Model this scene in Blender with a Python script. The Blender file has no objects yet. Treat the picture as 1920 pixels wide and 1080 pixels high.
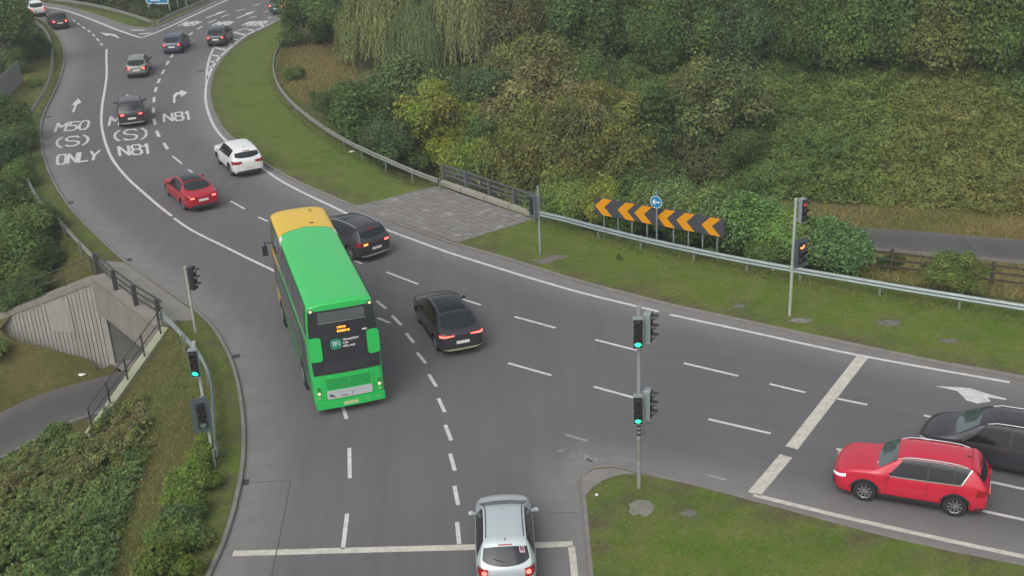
import bpy, bmesh, math, random
import numpy as np
from mathutils import Vector, Matrix
from mathutils.geometry import delaunay_2d_cdt
random.seed(7); RNG = np.random.default_rng(7)
SC = bpy.context.scene; COL = SC.collection

# ------------------------------------------------------------------ camera
FPX, PITCH, ROLL, CAMH = 2213.8, math.radians(23.76), math.radians(-2.73), 20.78
_F = np.array([0, math.cos(PITCH), -math.sin(PITCH)]); _R0 = np.array([1., 0, 0]); _U0 = np.cross(_R0, _F)
_R = math.cos(ROLL)*_R0 + math.sin(ROLL)*_U0; _U = -math.sin(ROLL)*_R0 + math.cos(ROLL)*_U0
cd = bpy.data.cameras.new('camera'); cam = bpy.data.objects.new('camera', cd); COL.objects.link(cam)
cd.sensor_width = 36; cd.lens = FPX/1920*36; cd.clip_start = .1; cd.clip_end = 2000
cam.matrix_world = Matrix(((_R[0], _U[0], -_F[0], 0), (_R[1], _U[1], -_F[1], 0), (_R[2], _U[2], -_F[2], CAMH), (0, 0, 0, 1)))
SC.camera = cam
# ------------------------------------------------------------------ world, sun, exposure
SUN_EL, SUN_AZ = math.radians(48), math.radians(205)     # overcast evening, soft light
w = bpy.data.worlds.new('World'); SC.world = w; w.use_nodes = True
nt = w.node_tree; bg = nt.nodes['Background']
sky = nt.nodes.new('ShaderNodeTexSky'); sky.sky_type = 'NISHITA'; sky.sun_disc = False
sky.sun_elevation = SUN_EL; sky.sun_rotation = SUN_AZ; sky.air_density = 1.0; sky.dust_density = 4.0; sky.ozone_density = 1.0
hs = nt.nodes.new('ShaderNodeHueSaturation'); hs.inputs['Saturation'].default_value = .28
nt.links.new(sky.outputs[0], hs.inputs['Color']); nt.links.new(hs.outputs[0], bg.inputs['Color']); bg.inputs['Strength'].default_value = .15
sd = bpy.data.lights.new('sun', 'SUN'); sd.energy = .7; sd.angle = math.radians(50); sd.color = (1, .97, .93)
so = bpy.data.objects.new('sun', sd); COL.objects.link(so)
# sun direction: sky rotation measured from +Y clockwise
_sd = Vector((math.sin(SUN_AZ)*math.cos(SUN_EL), math.cos(SUN_AZ)*math.cos(SUN_EL), math.sin(SUN_EL)))
so.rotation_euler = _sd.to_track_quat('Z', 'Y').to_euler(); so.location = (0, 0, 60)
SC.view_settings.view_transform = 'Standard'; SC.view_settings.look = 'None'; SC.view_settings.gamma = 1
SC.view_settings.use_curve_mapping = False; SC.view_settings.exposure = 0.16
SC.cycles.max_bounces = 6; SC.cycles.diffuse_bounces = 3; SC.cycles.glossy_bounces = 2; SC.cycles.transmission_bounces = 3; SC.cycles.volume_bounces = 0; SC.cycles.caustics_reflective = False; SC.cycles.caustics_refractive = False

# ------------------------------------------------------------------ helpers
def G(x, y, z=0.):
    """ground point seen at photo position x,y on the level z"""
    d = _F + (x-960)/FPX*_R - (y-540)/FPX*_U
    t = (z-CAMH)/d[2]; return Vector((d[0]*t, d[1]*t, z))
def Gs(pts, z=0.): return [G(p[0], p[1], z) for p in pts]
def tag(o, label=None, cat=None, group=None, kind=None):
    if label: o['label'] = label
    if cat: o['category'] = cat
    if group: o['group'] = group
    if kind: o['kind'] = kind
    return o
def link(name, me, mat=None, parent=None):
    if mat is not None and not me.materials:
        for m in (mat if isinstance(mat, (list, tuple)) else [mat]): me.materials.append(m)
    o = bpy.data.objects.new(name, me); COL.objects.link(o)
    if parent: o.parent = parent
    return o
def empty(name, loc=(0, 0, 0), rz=0., parent=None):
    o = bpy.data.objects.new(name, None); COL.objects.link(o); o.location = loc; o.rotation_euler = (0, 0, rz)
    o.empty_display_size = .3
    if parent: o.parent = parent
    return o
def meshd(name, verts, faces, smooth=False):
    me = bpy.data.meshes.new(name); me.from_pydata([tuple(v) for v in verts], [], faces); me.update()
    if smooth: me.shade_smooth()
    return me
class MB:
    """collects shapes of ONE part"""
    def __init__(s): s.v = []; s.f = []
    def add(s, v, f):
        n = len(s.v); s.v += [tuple(p) for p in v]; s.f += [tuple(i+n for i in q) for q in f]; return s
    def box(s, c, size, ax=None):
        c = Vector(c); X, Y, Z = ax or (Vector((1, 0, 0)), Vector((0, 1, 0)), Vector((0, 0, 1)))
        a, b, d = size[0]/2, size[1]/2, size[2]/2
        v = [c+X*(i*a)+Y*(j*b)+Z*(k*d) for i in (-1, 1) for j in (-1, 1) for k in (-1, 1)]
        return s.add(v, [(0, 1, 3, 2), (4, 6, 7, 5), (0, 4, 5, 1), (2, 3, 7, 6), (0, 2, 6, 4), (1, 5, 7, 3)])
    def bar(s, a, b, w, h, up=(0, 0, 1)):
        a, b = Vector(a), Vector(b); d = b-a; L = d.length; X = d/L; U = Vector(up)
        Y = U.cross(X); Y = Y.normalized() if Y.length > 1e-4 else Vector((1, 0, 0)); Z = X.cross(Y)
        return s.box((a+b)/2, (L, w, h), (X, Y, Z))
    def tube(s, pts, r, n=8, cap=True):
        pts = [Vector(p) for p in pts]; rs = r if isinstance(r, (list, tuple)) else [r]*len(pts); v = []; f = []
        for i, p in enumerate(pts):
            d = (pts[min(i+1, len(pts)-1)]-pts[max(i-1, 0)]).normalized()
            a = d.orthogonal().normalized() if abs(d.z) < .95 else Vector((1, 0, 0)); 
            if abs(d.z) < .95: a = Vector((0, 0, 1)).cross(d).normalized()
            b = d.cross(a).normalized(); a = b.cross(d)
            for k in range(n):
                t = 2*math.pi*k/n; v.append(p+(a*math.cos(t)+b*math.sin(t))*rs[i])
        for i in range(len(pts)-1):
            for k in range(n): f.append((i*n+k, i*n+(k+1) % n, (i+1)*n+(k+1) % n, (i+1)*n+k))
        if cap: f.append(tuple(range(n))[::-1]); f.append(tuple(range((len(pts)-1)*n, len(pts)*n)))
        return s.add(v, f)
    def cyl(s, c, r, h, ax=(0, 0, 1), n=16, r2=None):
        c = Vector(c); a = Vector(ax).normalized(); return s.tube([c-a*h/2, c+a*h/2], [r, r2 if r2 is not None else r], n)
    def prism(s, poly, o, X, Y, N, th):
        """flat outline in the plane X,Y at o, thickness th along N"""
        n = len(poly); v = [o+X*p[0]+Y*p[1] for p in poly]+[o+X*p[0]+Y*p[1]+N*th for p in poly]
        return s.add(v, [tuple(range(n))[::-1], tuple(range(n, 2*n))]+[(i, (i+1) % n, (i+1) % n+n, i+n) for i in range(n)])
    def mesh(s, name, smooth=False):
        me = meshd(name, s.v, s.f, smooth)
        if smooth: me.set_sharp_from_angle(angle=math.radians(35))
        return me
    def build(s, name, mat, parent=None, smooth=False): return link(name, s.mesh(name, smooth), mat, parent)
def copy_tree(o, parent=None):
    c = o.copy(); COL.objects.link(c); c.parent = parent
    for ch in list(o.children): copy_tree(ch, c)
    return c
def resample(pts, step):
    """smooth (Catmull-Rom) and resample a polyline"""
    P = [np.array(p, float) for p in pts]; out = []
    for i in range(len(P)-1):
        p0, p1, p2, p3 = P[max(i-1, 0)], P[i], P[i+1], P[min(i+2, len(P)-1)]
        n = max(1, int(np.linalg.norm(p2-p1)/step))
        for k in range(n):
            t = k/n; out.append(.5*((2*p1)+(-p0+p2)*t+(2*p0-5*p1+4*p2-p3)*t*t+(-p0+3*p1-3*p2+p3)*t**3))
    out.append(P[-1]); return [Vector(p) for p in out]
def ribbon_mesh(name, pts, width, z=None, off=0.):
    pts = [Vector(p) for p in pts]; v = []; f = []
    for i, p in enumerate(pts):
        d = pts[min(i+1, len(pts)-1)]-pts[max(i-1, 0)]; d.z = 0; d.normalize(); n = Vector((-d.y, d.x, 0))
        zz = p.z if z is None else z
        for s in (-.5, .5):
            q = p+n*(s*width+off); q.z = zz; v.append(q)
    for i in range(len(pts)-1): f.append((2*i, 2*i+2, 2*i+3, 2*i+1)[::-1])
    return meshd(name, v, f)
def sweep(pts, prof, closed=True):
    """sweep a profile of (sideways,up) along a level polyline -> verts,faces"""
    pts = [Vector(p) for p in pts]; m = len(prof); v = []; f = []
    for i, p in enumerate(pts):
        d = pts[min(i+1, len(pts)-1)]-pts[max(i-1, 0)]; d.z = 0; d.normalize(); n = Vector((-d.y, d.x, 0))
        for a, b in prof: v.append(p+n*a+Vector((0, 0, b)))
    for i in range(len(pts)-1):
        for k in range(m if closed else m-1): f.append((i*m+k, (i+1)*m+k, (i+1)*m+(k+1) % m, i*m+(k+1) % m))
    if closed: f.append(tuple(range(m))); f.append(tuple(range((len(pts)-1)*m, len(pts)*m))[::-1])
    return v, f
def smooth01(t): t = np.clip(t, 0, 1); return t*t*(3-2*t)
_PH = [(RNG.uniform(0, 6.28), RNG.uniform(0, 6.28), RNG.uniform(0, math.pi), 2**(i/2.2)) for i in range(12)]
def noise2(x, y, s):
    """smooth pseudo noise about -1..1, feature size s"""
    r = 0
    for i, (a, b, t, k) in enumerate(_PH):
        u = (x*math.cos(t)+y*math.sin(t))*k/s*1.6; v2 = (-x*math.sin(t)+y*math.cos(t))*k/s*1.6
        r = r+np.sin(u+a+1.3*np.sin(v2*.7+b))/(k**.7)
    return r/3.0
def seg_dist(X, Y, pts, z=False):
    """distance of points to a polyline; also param (index) and side sign"""
    P = np.array([[p[0], p[1]] for p in pts], float); best = np.full(X.shape, 1e9); par = np.zeros(X.shape); sg = np.zeros(X.shape)
    for i in range(len(P)-1):
        a, b = P[i], P[i+1]; d = b-a; L2 = d@d
        t = np.clip(((X-a[0])*d[0]+(Y-a[1])*d[1])/L2, 0, 1); cx = a[0]+t*d[0]; cy = a[1]+t*d[1]
        D = np.hypot(X-cx, Y-cy); s = np.sign(d[0]*(Y-a[1])-d[1]*(X-a[0])); m = D < best
        best = np.where(m, D, best); par = np.where(m, i+t, par); sg = np.where(m, s, sg)
    return best, par, sg
def inside(X, Y, poly):
    r = np.zeros(X.shape, bool); n = len(poly)
    for i in range(n):
        x1, y1 = poly[i][0], poly[i][1]; x2, y2 = poly[(i+1) % n][0], poly[(i+1) % n][1]
        if y1 == y2: continue
        c = ((y1 > Y) != (y2 > Y)) & (X < (x2-x1)*(Y-y1)/(y2-y1)+x1); r ^= c
    return r

# ------------------------------------------------------------------ materials
def mat(name, col=(.5, .5, .5), rough=.6, metal=0., spec=.5, coat=0., emit=None, estr=0., alpha=1.):
    m = bpy.data.materials.new(name); m.use_nodes = True; b = m.node_tree.nodes['Principled BSDF']
    b.inputs['Base Color'].default_value = (*col, 1); b.inputs['Roughness'].default_value = rough; b.inputs['Metallic'].default_value = metal
    b.inputs['Specular IOR Level'].default_value = spec; b.inputs['Coat Weight'].default_value = coat; b.inputs['Coat Roughness'].default_value = .06
    if emit: b.inputs['Emission Color'].default_value = (*emit, 1); b.inputs['Emission Strength'].default_value = estr
    return m
class NT:
    def __init__(s, m): s.m = m; s.t = m.node_tree; s.b = s.t.nodes['Principled BSDF']
    def n(s, typ, **k):
        o = s.t.nodes.new(typ)
        for a, v in k.items(): setattr(o, a, v)
        return o
    def l(s, a, b): s.t.links.new(a, b)
    def pos(s):
        g = s.n('ShaderNodeNewGeometry'); return g.outputs['Position']
    def noise(s, scale, detail=4, rough=.55, vec=None, dist=0.):
        o = s.n('ShaderNodeTexNoise'); o.inputs['Scale'].default_value = scale; o.inputs['Detail'].default_value = detail
        o.inputs['Roughness'].default_value = rough; o.inputs['Distortion'].default_value = dist
        s.l(vec if vec is not None else s.pos(), o.inputs['Vector']); return o.outputs['Fac']
    def ramp(s, fac, a, b, lo=(0, 0, 0), hi=(1, 1, 1)):
        o = s.n('ShaderNodeValToRGB'); o.color_ramp.elements[0].position = a; o.color_ramp.elements[1].position = b
        o.color_ramp.elements[0].color = (*lo, 1); o.color_ramp.elements[1].color = (*hi, 1); s.l(fac, o.inputs[0]); return o.outputs[0]
    def mix(s, fac, a, b, mode='MIX'):
        o = s.n('ShaderNodeMix', data_type='RGBA', blend_type=mode)
        for sock, v in ((o.inputs[0], fac), (o.inputs[6], a), (o.inputs[7], b)):
            if isinstance(v, (int, float)): sock.default_value = v
            elif isinstance(v, tuple): sock.default_value = (*v, 1)
            else: s.l(v, sock)
        return o.outputs[2]
    def math(s, op, a, b=0.):
        o = s.n('ShaderNodeMath', operation=op)
        for i, v in enumerate((a, b)):
            if isinstance(v, (int, float)): o.inputs[i].default_value = v
            else: s.l(v, o.inputs[i])
        return o.outputs[0]
    def attr(s, name, out='Fac'):
        o = s.n('ShaderNodeAttribute'); o.attribute_name = name; return o.outputs[out]
    def bump(s, h, strength=.3, dist=.02):
        o = s.n('ShaderNodeBump'); o.inputs['Strength'].default_value = strength; o.inputs['Distance'].default_value = dist
        s.l(h, o.inputs['Height']); s.l(o.outputs[0], s.b.inputs['Normal'])
def speckled(name, col, col2, scale=8, rough=.8, amount=.6, fine=60, bump=.15, spec=.3, metal=0., run=None):
    """weathered plain surface: two tones mixed by a coarse and a fine noise"""
    m = mat(name, col, rough, metal, spec); k = NT(m)
    f = k.math('ADD', k.math('MULTIPLY', k.ramp(k.noise(scale, 5), .35, .68), .6), k.math('MULTIPLY', k.ramp(k.noise(fine, 3), .3, .7), .4))
    c = k.mix(k.math('MULTIPLY', f, amount), col, col2)
    if run: mp = k.n('ShaderNodeMapping'); k.l(k.pos(), mp.inputs[0]); mp.inputs['Scale'].default_value = (4, 4, .35); c = k.mix(k.math('MULTIPLY', k.ramp(k.noise(1., 5, .65, vec=mp.outputs[0]), .45, .72), .5), c, run)
    k.l(c, k.b.inputs['Base Color'])
    if bump: k.bump(k.noise(fine, 3), bump, .01)
    return m

M = {}
# asphalt: aged grey with fine aggregate, broad darker and paler patches, dust gathered at the kerb
def make_asphalt(name, base, pale, dust):
    m = mat(name, base, .82, spec=.35); k = NT(m)
    big = k.ramp(k.noise(.13, 5, .6, dist=.6), .36, .64); mid = k.ramp(k.noise(1.1, 4), .3, .72); fine = k.ramp(k.noise(26, 3, .7), .3, .72)
    mp = k.n('ShaderNodeMapping'); k.l(k.pos(), mp.inputs[0]); mp.inputs['Scale'].default_value = (2.2, .12, 1); mp.inputs['Rotation'].default_value = (0, 0, math.radians(-14))
    m2 = k.n('ShaderNodeMapping', vector_type='TEXTURE'); k.l(k.pos(), m2.inputs[0]); m2.inputs['Scale'].default_value = (7., .42, 1); m2.inputs['Rotation'].default_value = (0, 0, math.radians(157))
    s1 = k.ramp(k.noise(1., 4, .6, vec=mp.outputs[0]), .38, .66); s2 = k.ramp(k.noise(1., 4, .65, vec=m2.outputs[0]), .36, .66); streak = k.mix(k.attr('arm'), s1, s2)
    c = k.mix(k.math('MULTIPLY', big, .75), base, pale); c = k.mix(k.math('MULTIPLY', k.ramp(k.noise(.22, 4, .6), .50, .72), .35), c, (base[0]*1.14, base[1]*.98, base[2]*.98))
    c = k.mix(k.math('MULTIPLY', mid, .28), c, tuple(x*1.25 for x in base)); c = k.mix(k.math('MULTIPLY', streak, .45), c, tuple(x*.80 for x in base))
    c = k.mix(k.math('MULTIPLY', fine, .5), c, tuple(x*.66 for x in base))
    e = k.attr('edge'); ed = k.math('MULTIPLY', k.ramp(e, 0., 1.), k.math('ADD', .35, k.math('MULTIPLY', k.noise(1.3, 5), 1.1)))
    o = k.n('ShaderNodeClamp'); k.l(ed, o.inputs[0])
    c = k.mix(k.math('MULTIPLY', o.outputs[0], .8), c, dust)
    k.l(c, k.b.inputs['Base Color']); k.bump(k.noise(40, 3, .7), .25, .006); return m
M['asphalt'] = make_asphalt('asphalt', (.134, .131, .134), (.170, .166, .168), (.235, .228, .218))
M['path'] = make_asphalt('path_asphalt', (.100, .098, .100), (.122, .119, .119), (.16, .15, .135))
def make_paint(name, col):
    m = mat(name, col, .6, spec=.4); k = NT(m); f = k.ramp(k.noise(4, 5, .7), .36, .62)
    g = k.ramp(k.noise(22, 4, .75), .24, .36); c = k.mix(f, tuple(x*.72 for x in col), col); k.l(k.mix(g, (.26, .25, .25), c), k.b.inputs['Base Color']); return m
M['paint'] = make_paint('road_paint', (.66, .65, .63)); M['paint_worn'] = make_paint('stop_line_paint', (.60, .58, .50))
M['paint_faint'] = make_paint('faded_paint', (.33, .32, .30))
M['kerb'] = speckled('kerb_concrete', (.175, .165, .148), (.265, .252, .228), 3, amount=.8)
M['concrete'] = speckled('aged_concrete', (.215, .20, .17), (.31, .29, .255), 1.2, amount=.9, fine=30, run=(.13, .12, .095))
M['concrete_pale'] = speckled('ribbed_wall_concrete', (.30, .295, .265), (.40, .39, .35), .9, amount=.8, fine=24, run=(.17, .165, .135))
M['concrete_inner'] = speckled('underpass_wall_concrete', (.24, .245, .22), (.30, .30, .275), .8, amount=.6)
M['footway'] = speckled('footway_concrete', (.19, .18, .16), (.27, .26, .235), 1.5, amount=.9)
M['coping'] = speckled('mossy_coping', (.28, .30, .20), (.40, .41, .30), 2.5, amount=.9)
M['plinth'] = speckled('plinth_concrete', (.30, .285, .235), (.40, .38, .32), 2, amount=.9)
M['soil'] = speckled('bare_soil', (.13, .115, .10), (.22, .20, .18), 3, amount=.9, fine=25, bump=.4)
M['galv'] = speckled('galvanised_steel', (.225, .275, .27), (.33, .38, .37), 2.2, rough=.5, amount=.9, spec=.5, bump=0, metal=.35)
M['galv_old'] = speckled('weathered_steel', (.19, .20, .175), (.28, .29, .26), 2.0, rough=.7, amount=.9, bump=0, metal=.2)
M['rail_mid'] = speckled('grey_railing_steel', (.10, .105, .11), (.16, .16, .165), 3, rough=.55, amount=.8, bump=0)
M['rail_dark'] = speckled('dark_painted_steel', (.055, .055, .058), (.095, .092, .088), 3, rough=.55, amount=.8, bump=0)
M['pole'] = speckled('grey_painted_pole', (.25, .27, .27), (.33, .35, .345), 3, rough=.5, amount=.8, bump=0)
M['pole_pale'] = speckled('pale_green_pole', (.34, .38, .33), (.44, .47, .41), 3, rough=.5, amount=.8, bump=0)
M['black_plastic'] = mat('black_plastic', (.025, .025, .028), .45)
M['head_grey'] = mat('signal_housing', (.24, .28, .28), .5)
M['backboard'] = mat('signal_backboard', (.085, .105, .115), .55)
M['lens_off'] = mat('unlit_lens', (.05, .03, .03), .25, coat=.5)
M['lens_pale'] = mat('pale_unlit_lens', (.30, .40, .38), .25, coat=.5)
M['lens_green'] = mat('green_signal_light', (.02, .5, .25), .3, emit=(.03, 1., .42), estr=2.2)
M['lens_red'] = mat('red_signal_light', (.45, .02, .03), .3, emit=(1., .08, .08), estr=1.0)
M['lens_amber'] = mat('amber_signal_light', (.6, .2, .05), .3, emit=(1., .28, .10), estr=2.6)
M['sign_orange'] = mat('chevron_orange', (.72, .30, .004), .45)
M['sign_dark'] = mat('chevron_dark', (.060, .062, .072), .5)
M['sign_blue'] = mat('sign_blue', (.02, .20, .42), .4); M['sign_white'] = mat('sign_white', (.72, .76, .78), .45); M['sign_back'] = mat('sign_back', (.20, .26, .28), .5)
M['sign_green'] = mat('sign_green', (.02, .26, .16), .45)
M['wood'] = speckled('weathered_timber', (.06, .05, .038), (.11, .092, .07), 4, amount=.9)
M['fence_grey'] = speckled('grey_fence_boards', (.19, .20, .185), (.27, .28, .26), 3, amount=.9)
M['bark'] = speckled('bark', (.075, .06, .045), (.13, .105, .08), 6, amount=.9, bump=.5)
M['litter'] = mat('paper_litter', (.75, .74, .70), .8); M['iron'] = speckled('gully_iron', (.04, .04, .04), (.075, .07, .065), 8, amount=.8)
M['tar'] = mat('tar_seam', (.088, .086, .088), .6)

def make_ground():
    m = mat('rough_ground', (.1, .12, .03), .95, spec=.15); k = NT(m)
    mown = k.attr('mown'); dry = k.attr('dry'); worn = k.attr('worn')
    n1 = k.ramp(k.noise(.35, 5, .6), .36, .64); n2 = k.ramp(k.noise(1.1, 6, .75), .42, .60); n3 = k.ramp(k.noise(9, 5, .8), .32, .68)
    g = k.mix(n1, (.098, .178, .022), (.165, .212, .036)); g = k.mix(k.math('MULTIPLY', n2, .62), g, (.235, .215, .085)); 
    g = k.mix(k.math('MULTIPLY', n3, .55), g, (.062, .105, .018))
    r = k.mix(n1, (.095, .118, .032), (.135, .128, .046)); r = k.mix(k.math('MULTIPLY', n2, .5), r, (.120, .098, .046)); r = k.mix(k.math('MULTIPLY', n3, .5), r, (.055, .064, .022))
    c = k.mix(mown, r, g)
    d = k.mix(n2, (.24, .185, .078), (.18, .155, .058)); d = k.mix(k.math('MULTIPLY', n3, .45), d, (.115, .098, .042)); c = k.mix(k.math('MULTIPLY', dry, k.math('ADD', .5, k.math('MULTIPLY', n1, .5))), c, d)
    s = k.mix(n3, (.135, .108, .078), (.085, .070, .048)); ww = k.math('MULTIPLY', worn, k.ramp(k.noise(.9, 5, .7), .38, .60)); c = k.mix(ww, c, s)
    k.l(c, k.b.inputs['Base Color']); k.bump(k.noise(16, 5, .75), .7, .06); return m
M['ground'] = make_ground()
def make_leaf(name, transl=.42):
    m = mat(name, (.06, .1, .03), .6, spec=.22); k = NT(m); a = k.attr('tint', 'Color')
    oi = k.n('ShaderNodeObjectInfo'); c = k.mix(1., a, oi.outputs['Color'], 'MULTIPLY'); c = k.mix(1., c, (1.40, 1.42, 1.38), 'MULTIPLY'); k.l(c, k.b.inputs['Base Color'])
    tr = k.n('ShaderNodeBsdfTranslucent'); k.l(c, tr.inputs[0]); ms = k.n('ShaderNodeMixShader'); ms.inputs[0].default_value = transl
    k.l(k.b.outputs[0], ms.inputs[1]); k.l(tr.outputs[0], ms.inputs[2]); out = k.t.nodes['Material Output']; k.l(ms.outputs[0], out.inputs['Surface']); return m
M['leaf'] = make_leaf('foliage'); M['blade'] = make_leaf('grass_blades', .35)
# ------------------------------------------------------------------ the road outline and levels
LEFT_KERB = [(398, 1078), (420, 1030), (443, 960), (455, 905), (461, 850), (460, 790), (452, 730), (438, 680), (420, 643), (398, 610), (370, 584), (335, 560), (296, 533), (262, 510),
             (235, 490), (180, 440), (140, 398), (110, 355), (90, 312), (80, 272), (80, 232), (92, 198), (108, 165), (120, 130), (122, 100), (114, 75), (98, 54), (75, 37), (52, 26), (20, 14), (-40, 0)]
SPLIT_KERB = [(-20, -8), (40, 1), (88, 8), (122, 13), (172, 27), (215, 42), (241, 51), (268, 54), (292, 50), (320, 39), (360, 21), (405, 0), (440, -18)]
RIGHT_KERB = [(640, -22), (585, 5), (548, 25), (526, 37), (500, 51), (470, 66), (442, 86), (418, 109), (402, 132), (394, 158), (393, 187), (402, 217), (418, 245), (442, 268), (475, 295), (510, 318),
              (560, 345), (610, 367), (652, 385), (720, 413), (786, 437), (850, 460), (938, 485), (1020, 511), (1100, 535), (1250, 574), (1400, 607), (1500, 629), (1640, 659), (1800, 692), (1920, 713), (2050, 737)]
ISLE_KERB = [(2050, 1088), (1920, 1061), (1789, 1035), (1688, 1013), (1594, 989), (1478, 957), (1410, 939), (1300, 910), (1205, 889), (1150, 876), (1110, 879), (1092, 892), (1088, 910), (1092, 950), (1098, 1020), (1104, 1082)]
def ext(p, q, d): v = (q-p).normalized(); return q+v*d
lk = Gs(LEFT_KERB); lk = [ext(lk[1], lk[0], 24)]+lk; lk = lk+[ext(lk[-2], lk[-1], 40)]
sk = Gs(SPLIT_KERB); sk = [ext(sk[1], sk[0], 40)]+sk+[ext(sk[-2], sk[-1], 40)]
rk = Gs(RIGHT_KERB); rk = [ext(rk[1], rk[0], 40)]+rk+[ext(rk[-2], rk[-1], 60)]
ik = Gs(ISLE_KERB); ik = [ext(ik[1], ik[0], 60)]+ik+[ext(ik[-2], ik[-1], 24)]
LK, SK, RK, IK = [resample(p, .9) for p in (lk, sk, rk, ik)]
ROADPOLY = LK+SK+RK+IK
RAIL_R1 = [(546, 62), (528, 82), (517, 104), (513, 125), (517, 148), (530, 172), (552, 197), (585, 224), (625, 251), (675, 278), (720, 298), (770, 320), (822, 340)]
RAIL_R2 = [(1000, 398), (1060, 412), (1120, 428), (1200, 448), (1300, 470), (1400, 490), (1500, 508), (1600, 525), (1700, 542), (1800, 558), (1920, 577), (2060, 600), (2260, 632)]
RAIL_L1 = [(52, 36), (74, 46), (90, 66), (97, 92), (97, 125), (90, 155), (72, 190), (55, 215), (46, 240), (43, 268), (43, 300), (50, 330), (62, 358), (86, 392), (120, 425), (150, 457), (180, 487)]
RAIL_L2 = [(303, 590), (325, 610), (345, 632), (362, 650), (378, 672), (390, 698), (397, 735), (399, 775), (401, 815), (404, 850)]
RZ = .65
rail_r1, rail_r2, rail_l1, rail_l2 = [resample(Gs(p, RZ), 1.0) for p in (RAIL_R1, RAIL_R2, RAIL_L1, RAIL_L2)]
ZP = -4.4; ZV = .10
A = G(180, 520, ZV); B = G(305, 615, ZV); C = G(820, 345, ZV); D = G(1000, 408, ZV)
hd = (B-A).normalized(); hn = Vector((hd.y, -hd.x, 0)); hn = hn if hn.x < 0 else -hn
def rotv(s, a): return (hn*math.cos(a)+s*hd*math.sin(a)).normalized()
dA = rotv(-1, math.radians(45)); dB = rotv(1, math.radians(30))
LA, LB = 8.0, 5.6
Aw = A+dA*LA; Bw = B+dB*LB
def topA(s): return ZV-.375*s
def topB(s): return ZV-.38*s
tc = A+hd*2.9
pl0 = G(95, 770, ZP); pl1 = G(0, 818, ZP)
PL = [tc+(C-A)*.5, tc+(C-A)*.02, (tc+pl0)/2+Vector((0, .1, 0)), pl0, pl1, pl1+(pl1-pl0)*2.5, pl1+(pl1-pl0)*6]
PL = [Vector((p.x, p.y, ZP)) for p in PL]
PR = [(C+D)/2+Vector((-6, -4, 0)), (C+D)/2+Vector((1.2, 1.2, 0)), Vector((4, 61.5, 0)), Vector((10.5, 59.3, 0)), Vector((17.9, 55.3, 0)), Vector((24.9, 52.7, 0)), Vector((34, 49.5, 0)), Vector((60, 41, 0))]
PRZ = [-4.4, -4.4, -3.9, -2.8, -1.8, -1.8, -1.8, -1.8]
PRs = resample([(p.x, p.y, z) for p, z in zip(PR, PRZ)], 1.2)
wedge = [A, B, Bw, Aw]
outer_r = list(rail_r1)[:-2]+[C, D]+list(rail_r2)[2:]; outer_r = [ext(outer_r[1], outer_r[0], 60)]+outer_r+[ext(outer_r[-2], outer_r[-1], 60)]
outer_l = [ext(rail_l1[1], rail_l1[0], 60)]+list(rail_l1)[:-2]+[A, B]+list(rail_l2)[2:]; outer_l = outer_l+[ext(outer_l[-2], outer_l[-1], 30)]
def H(X, Y):
    """height of the ground at X,Y (numpy)"""
    X = np.asarray(X, float); Y = np.asarray(Y, float); shp = X.shape; X = X.ravel(); Y = Y.ravel()
    dg, _, s = seg_dist(X, Y, outer_r); outR = (s > 0)          # beyond the barrier on the far side
    dp, par, sp = seg_dist(X, Y, PRs); zp = np.interp(par, np.arange(len(PRs)), [p.z for p in PRs]); dpe = np.maximum(0, dp-1.55)
    t = dg/(dg+dpe+1e-6); zr = ZV+(zp-ZV)*smooth01(t*1.05)
    far = (sp > 0); bank = zp+5.0*smooth01((dpe-1.8)/20)+1.5*smooth01((dpe-20)/40)+.35*noise2(X, Y, 9)*smooth01(dpe/6)
    wl = smooth01((-2-X)/8.)                                      # towards the dry clearing on the left the ground stays near road level
    zr = np.where(far, bank, zr); zr = zr*(1-wl)+(ZV-.06*np.minimum(dg, 12)+.25*noise2(X, Y, 7)*smooth01(dg/4))*wl
    dl, _, s2 = seg_dist(X, Y, outer_l); outL = (s2 < 0) & (X < 0)
    dq, _, _ = seg_dist(X, Y, PL); dq = np.maximum(0, dq-1.75)
    t = dl/(dl+dq+1e-6); zl = ZV+(ZP-ZV)*smooth01(t)*smooth01(1.15-dq/45); zraw = zl
    for P0, d, top, LL in ((A, dA, topA, LA), (B, dB, topB, LB)):
        u = (X-P0.x)*d.x+(Y-P0.y)*d.y; v = np.abs(-(X-P0.x)*d.y+(Y-P0.y)*d.x); uc = np.clip(u, 0, LL)
        wgt = np.exp(-(np.hypot(v, np.maximum(0, np.maximum(-u, u-LL)))/2.2)**2)*smooth01(dq/1.2); zl = zl*(1-wgt)+(top(uc)-.15)*wgt
    uA = np.maximum(0, (X-A.x)*dA.x+(Y-A.y)*dA.y); vA = np.abs(-(X-A.x)*dA.y+(Y-A.y)*dA.x); sh = (X-A.x)*hn.x+(Y-A.y)*hn.y
    sideA = ((X-tc.x)*hd.x+(Y-tc.y)*hd.y) < 0
    zin = ZP+np.where(sideA, .40*uA*smooth01(dq/(dq+vA+1e-6)*1.1), .15*dq)
    kb = smooth01((sh-4.)/3.5); zin = zin*(1-kb)+np.minimum(zraw, zin+2)*kb
    zl = np.where(inside(X, Y, wedge), np.minimum(zin, 0), zl)
    z = np.where(outR, zr, np.where(outL, zl, ZV))
    return z.reshape(shp)
GX0, GY0, GST, GNX, GNY = -85., 8., .35, 460, 420
_gx, _gy = np.meshgrid(GX0+GST*np.arange(GNX), GY0+GST*np.arange(GNY)); HG = H(_gx, _gy)
_pl = [(p.x, p.y) for p in ROADPOLY]; SDG = seg_dist(_gx, _gy, _pl+[_pl[0]])[0]*np.where(inside(_gx, _gy, _pl), -1, 1)
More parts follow.
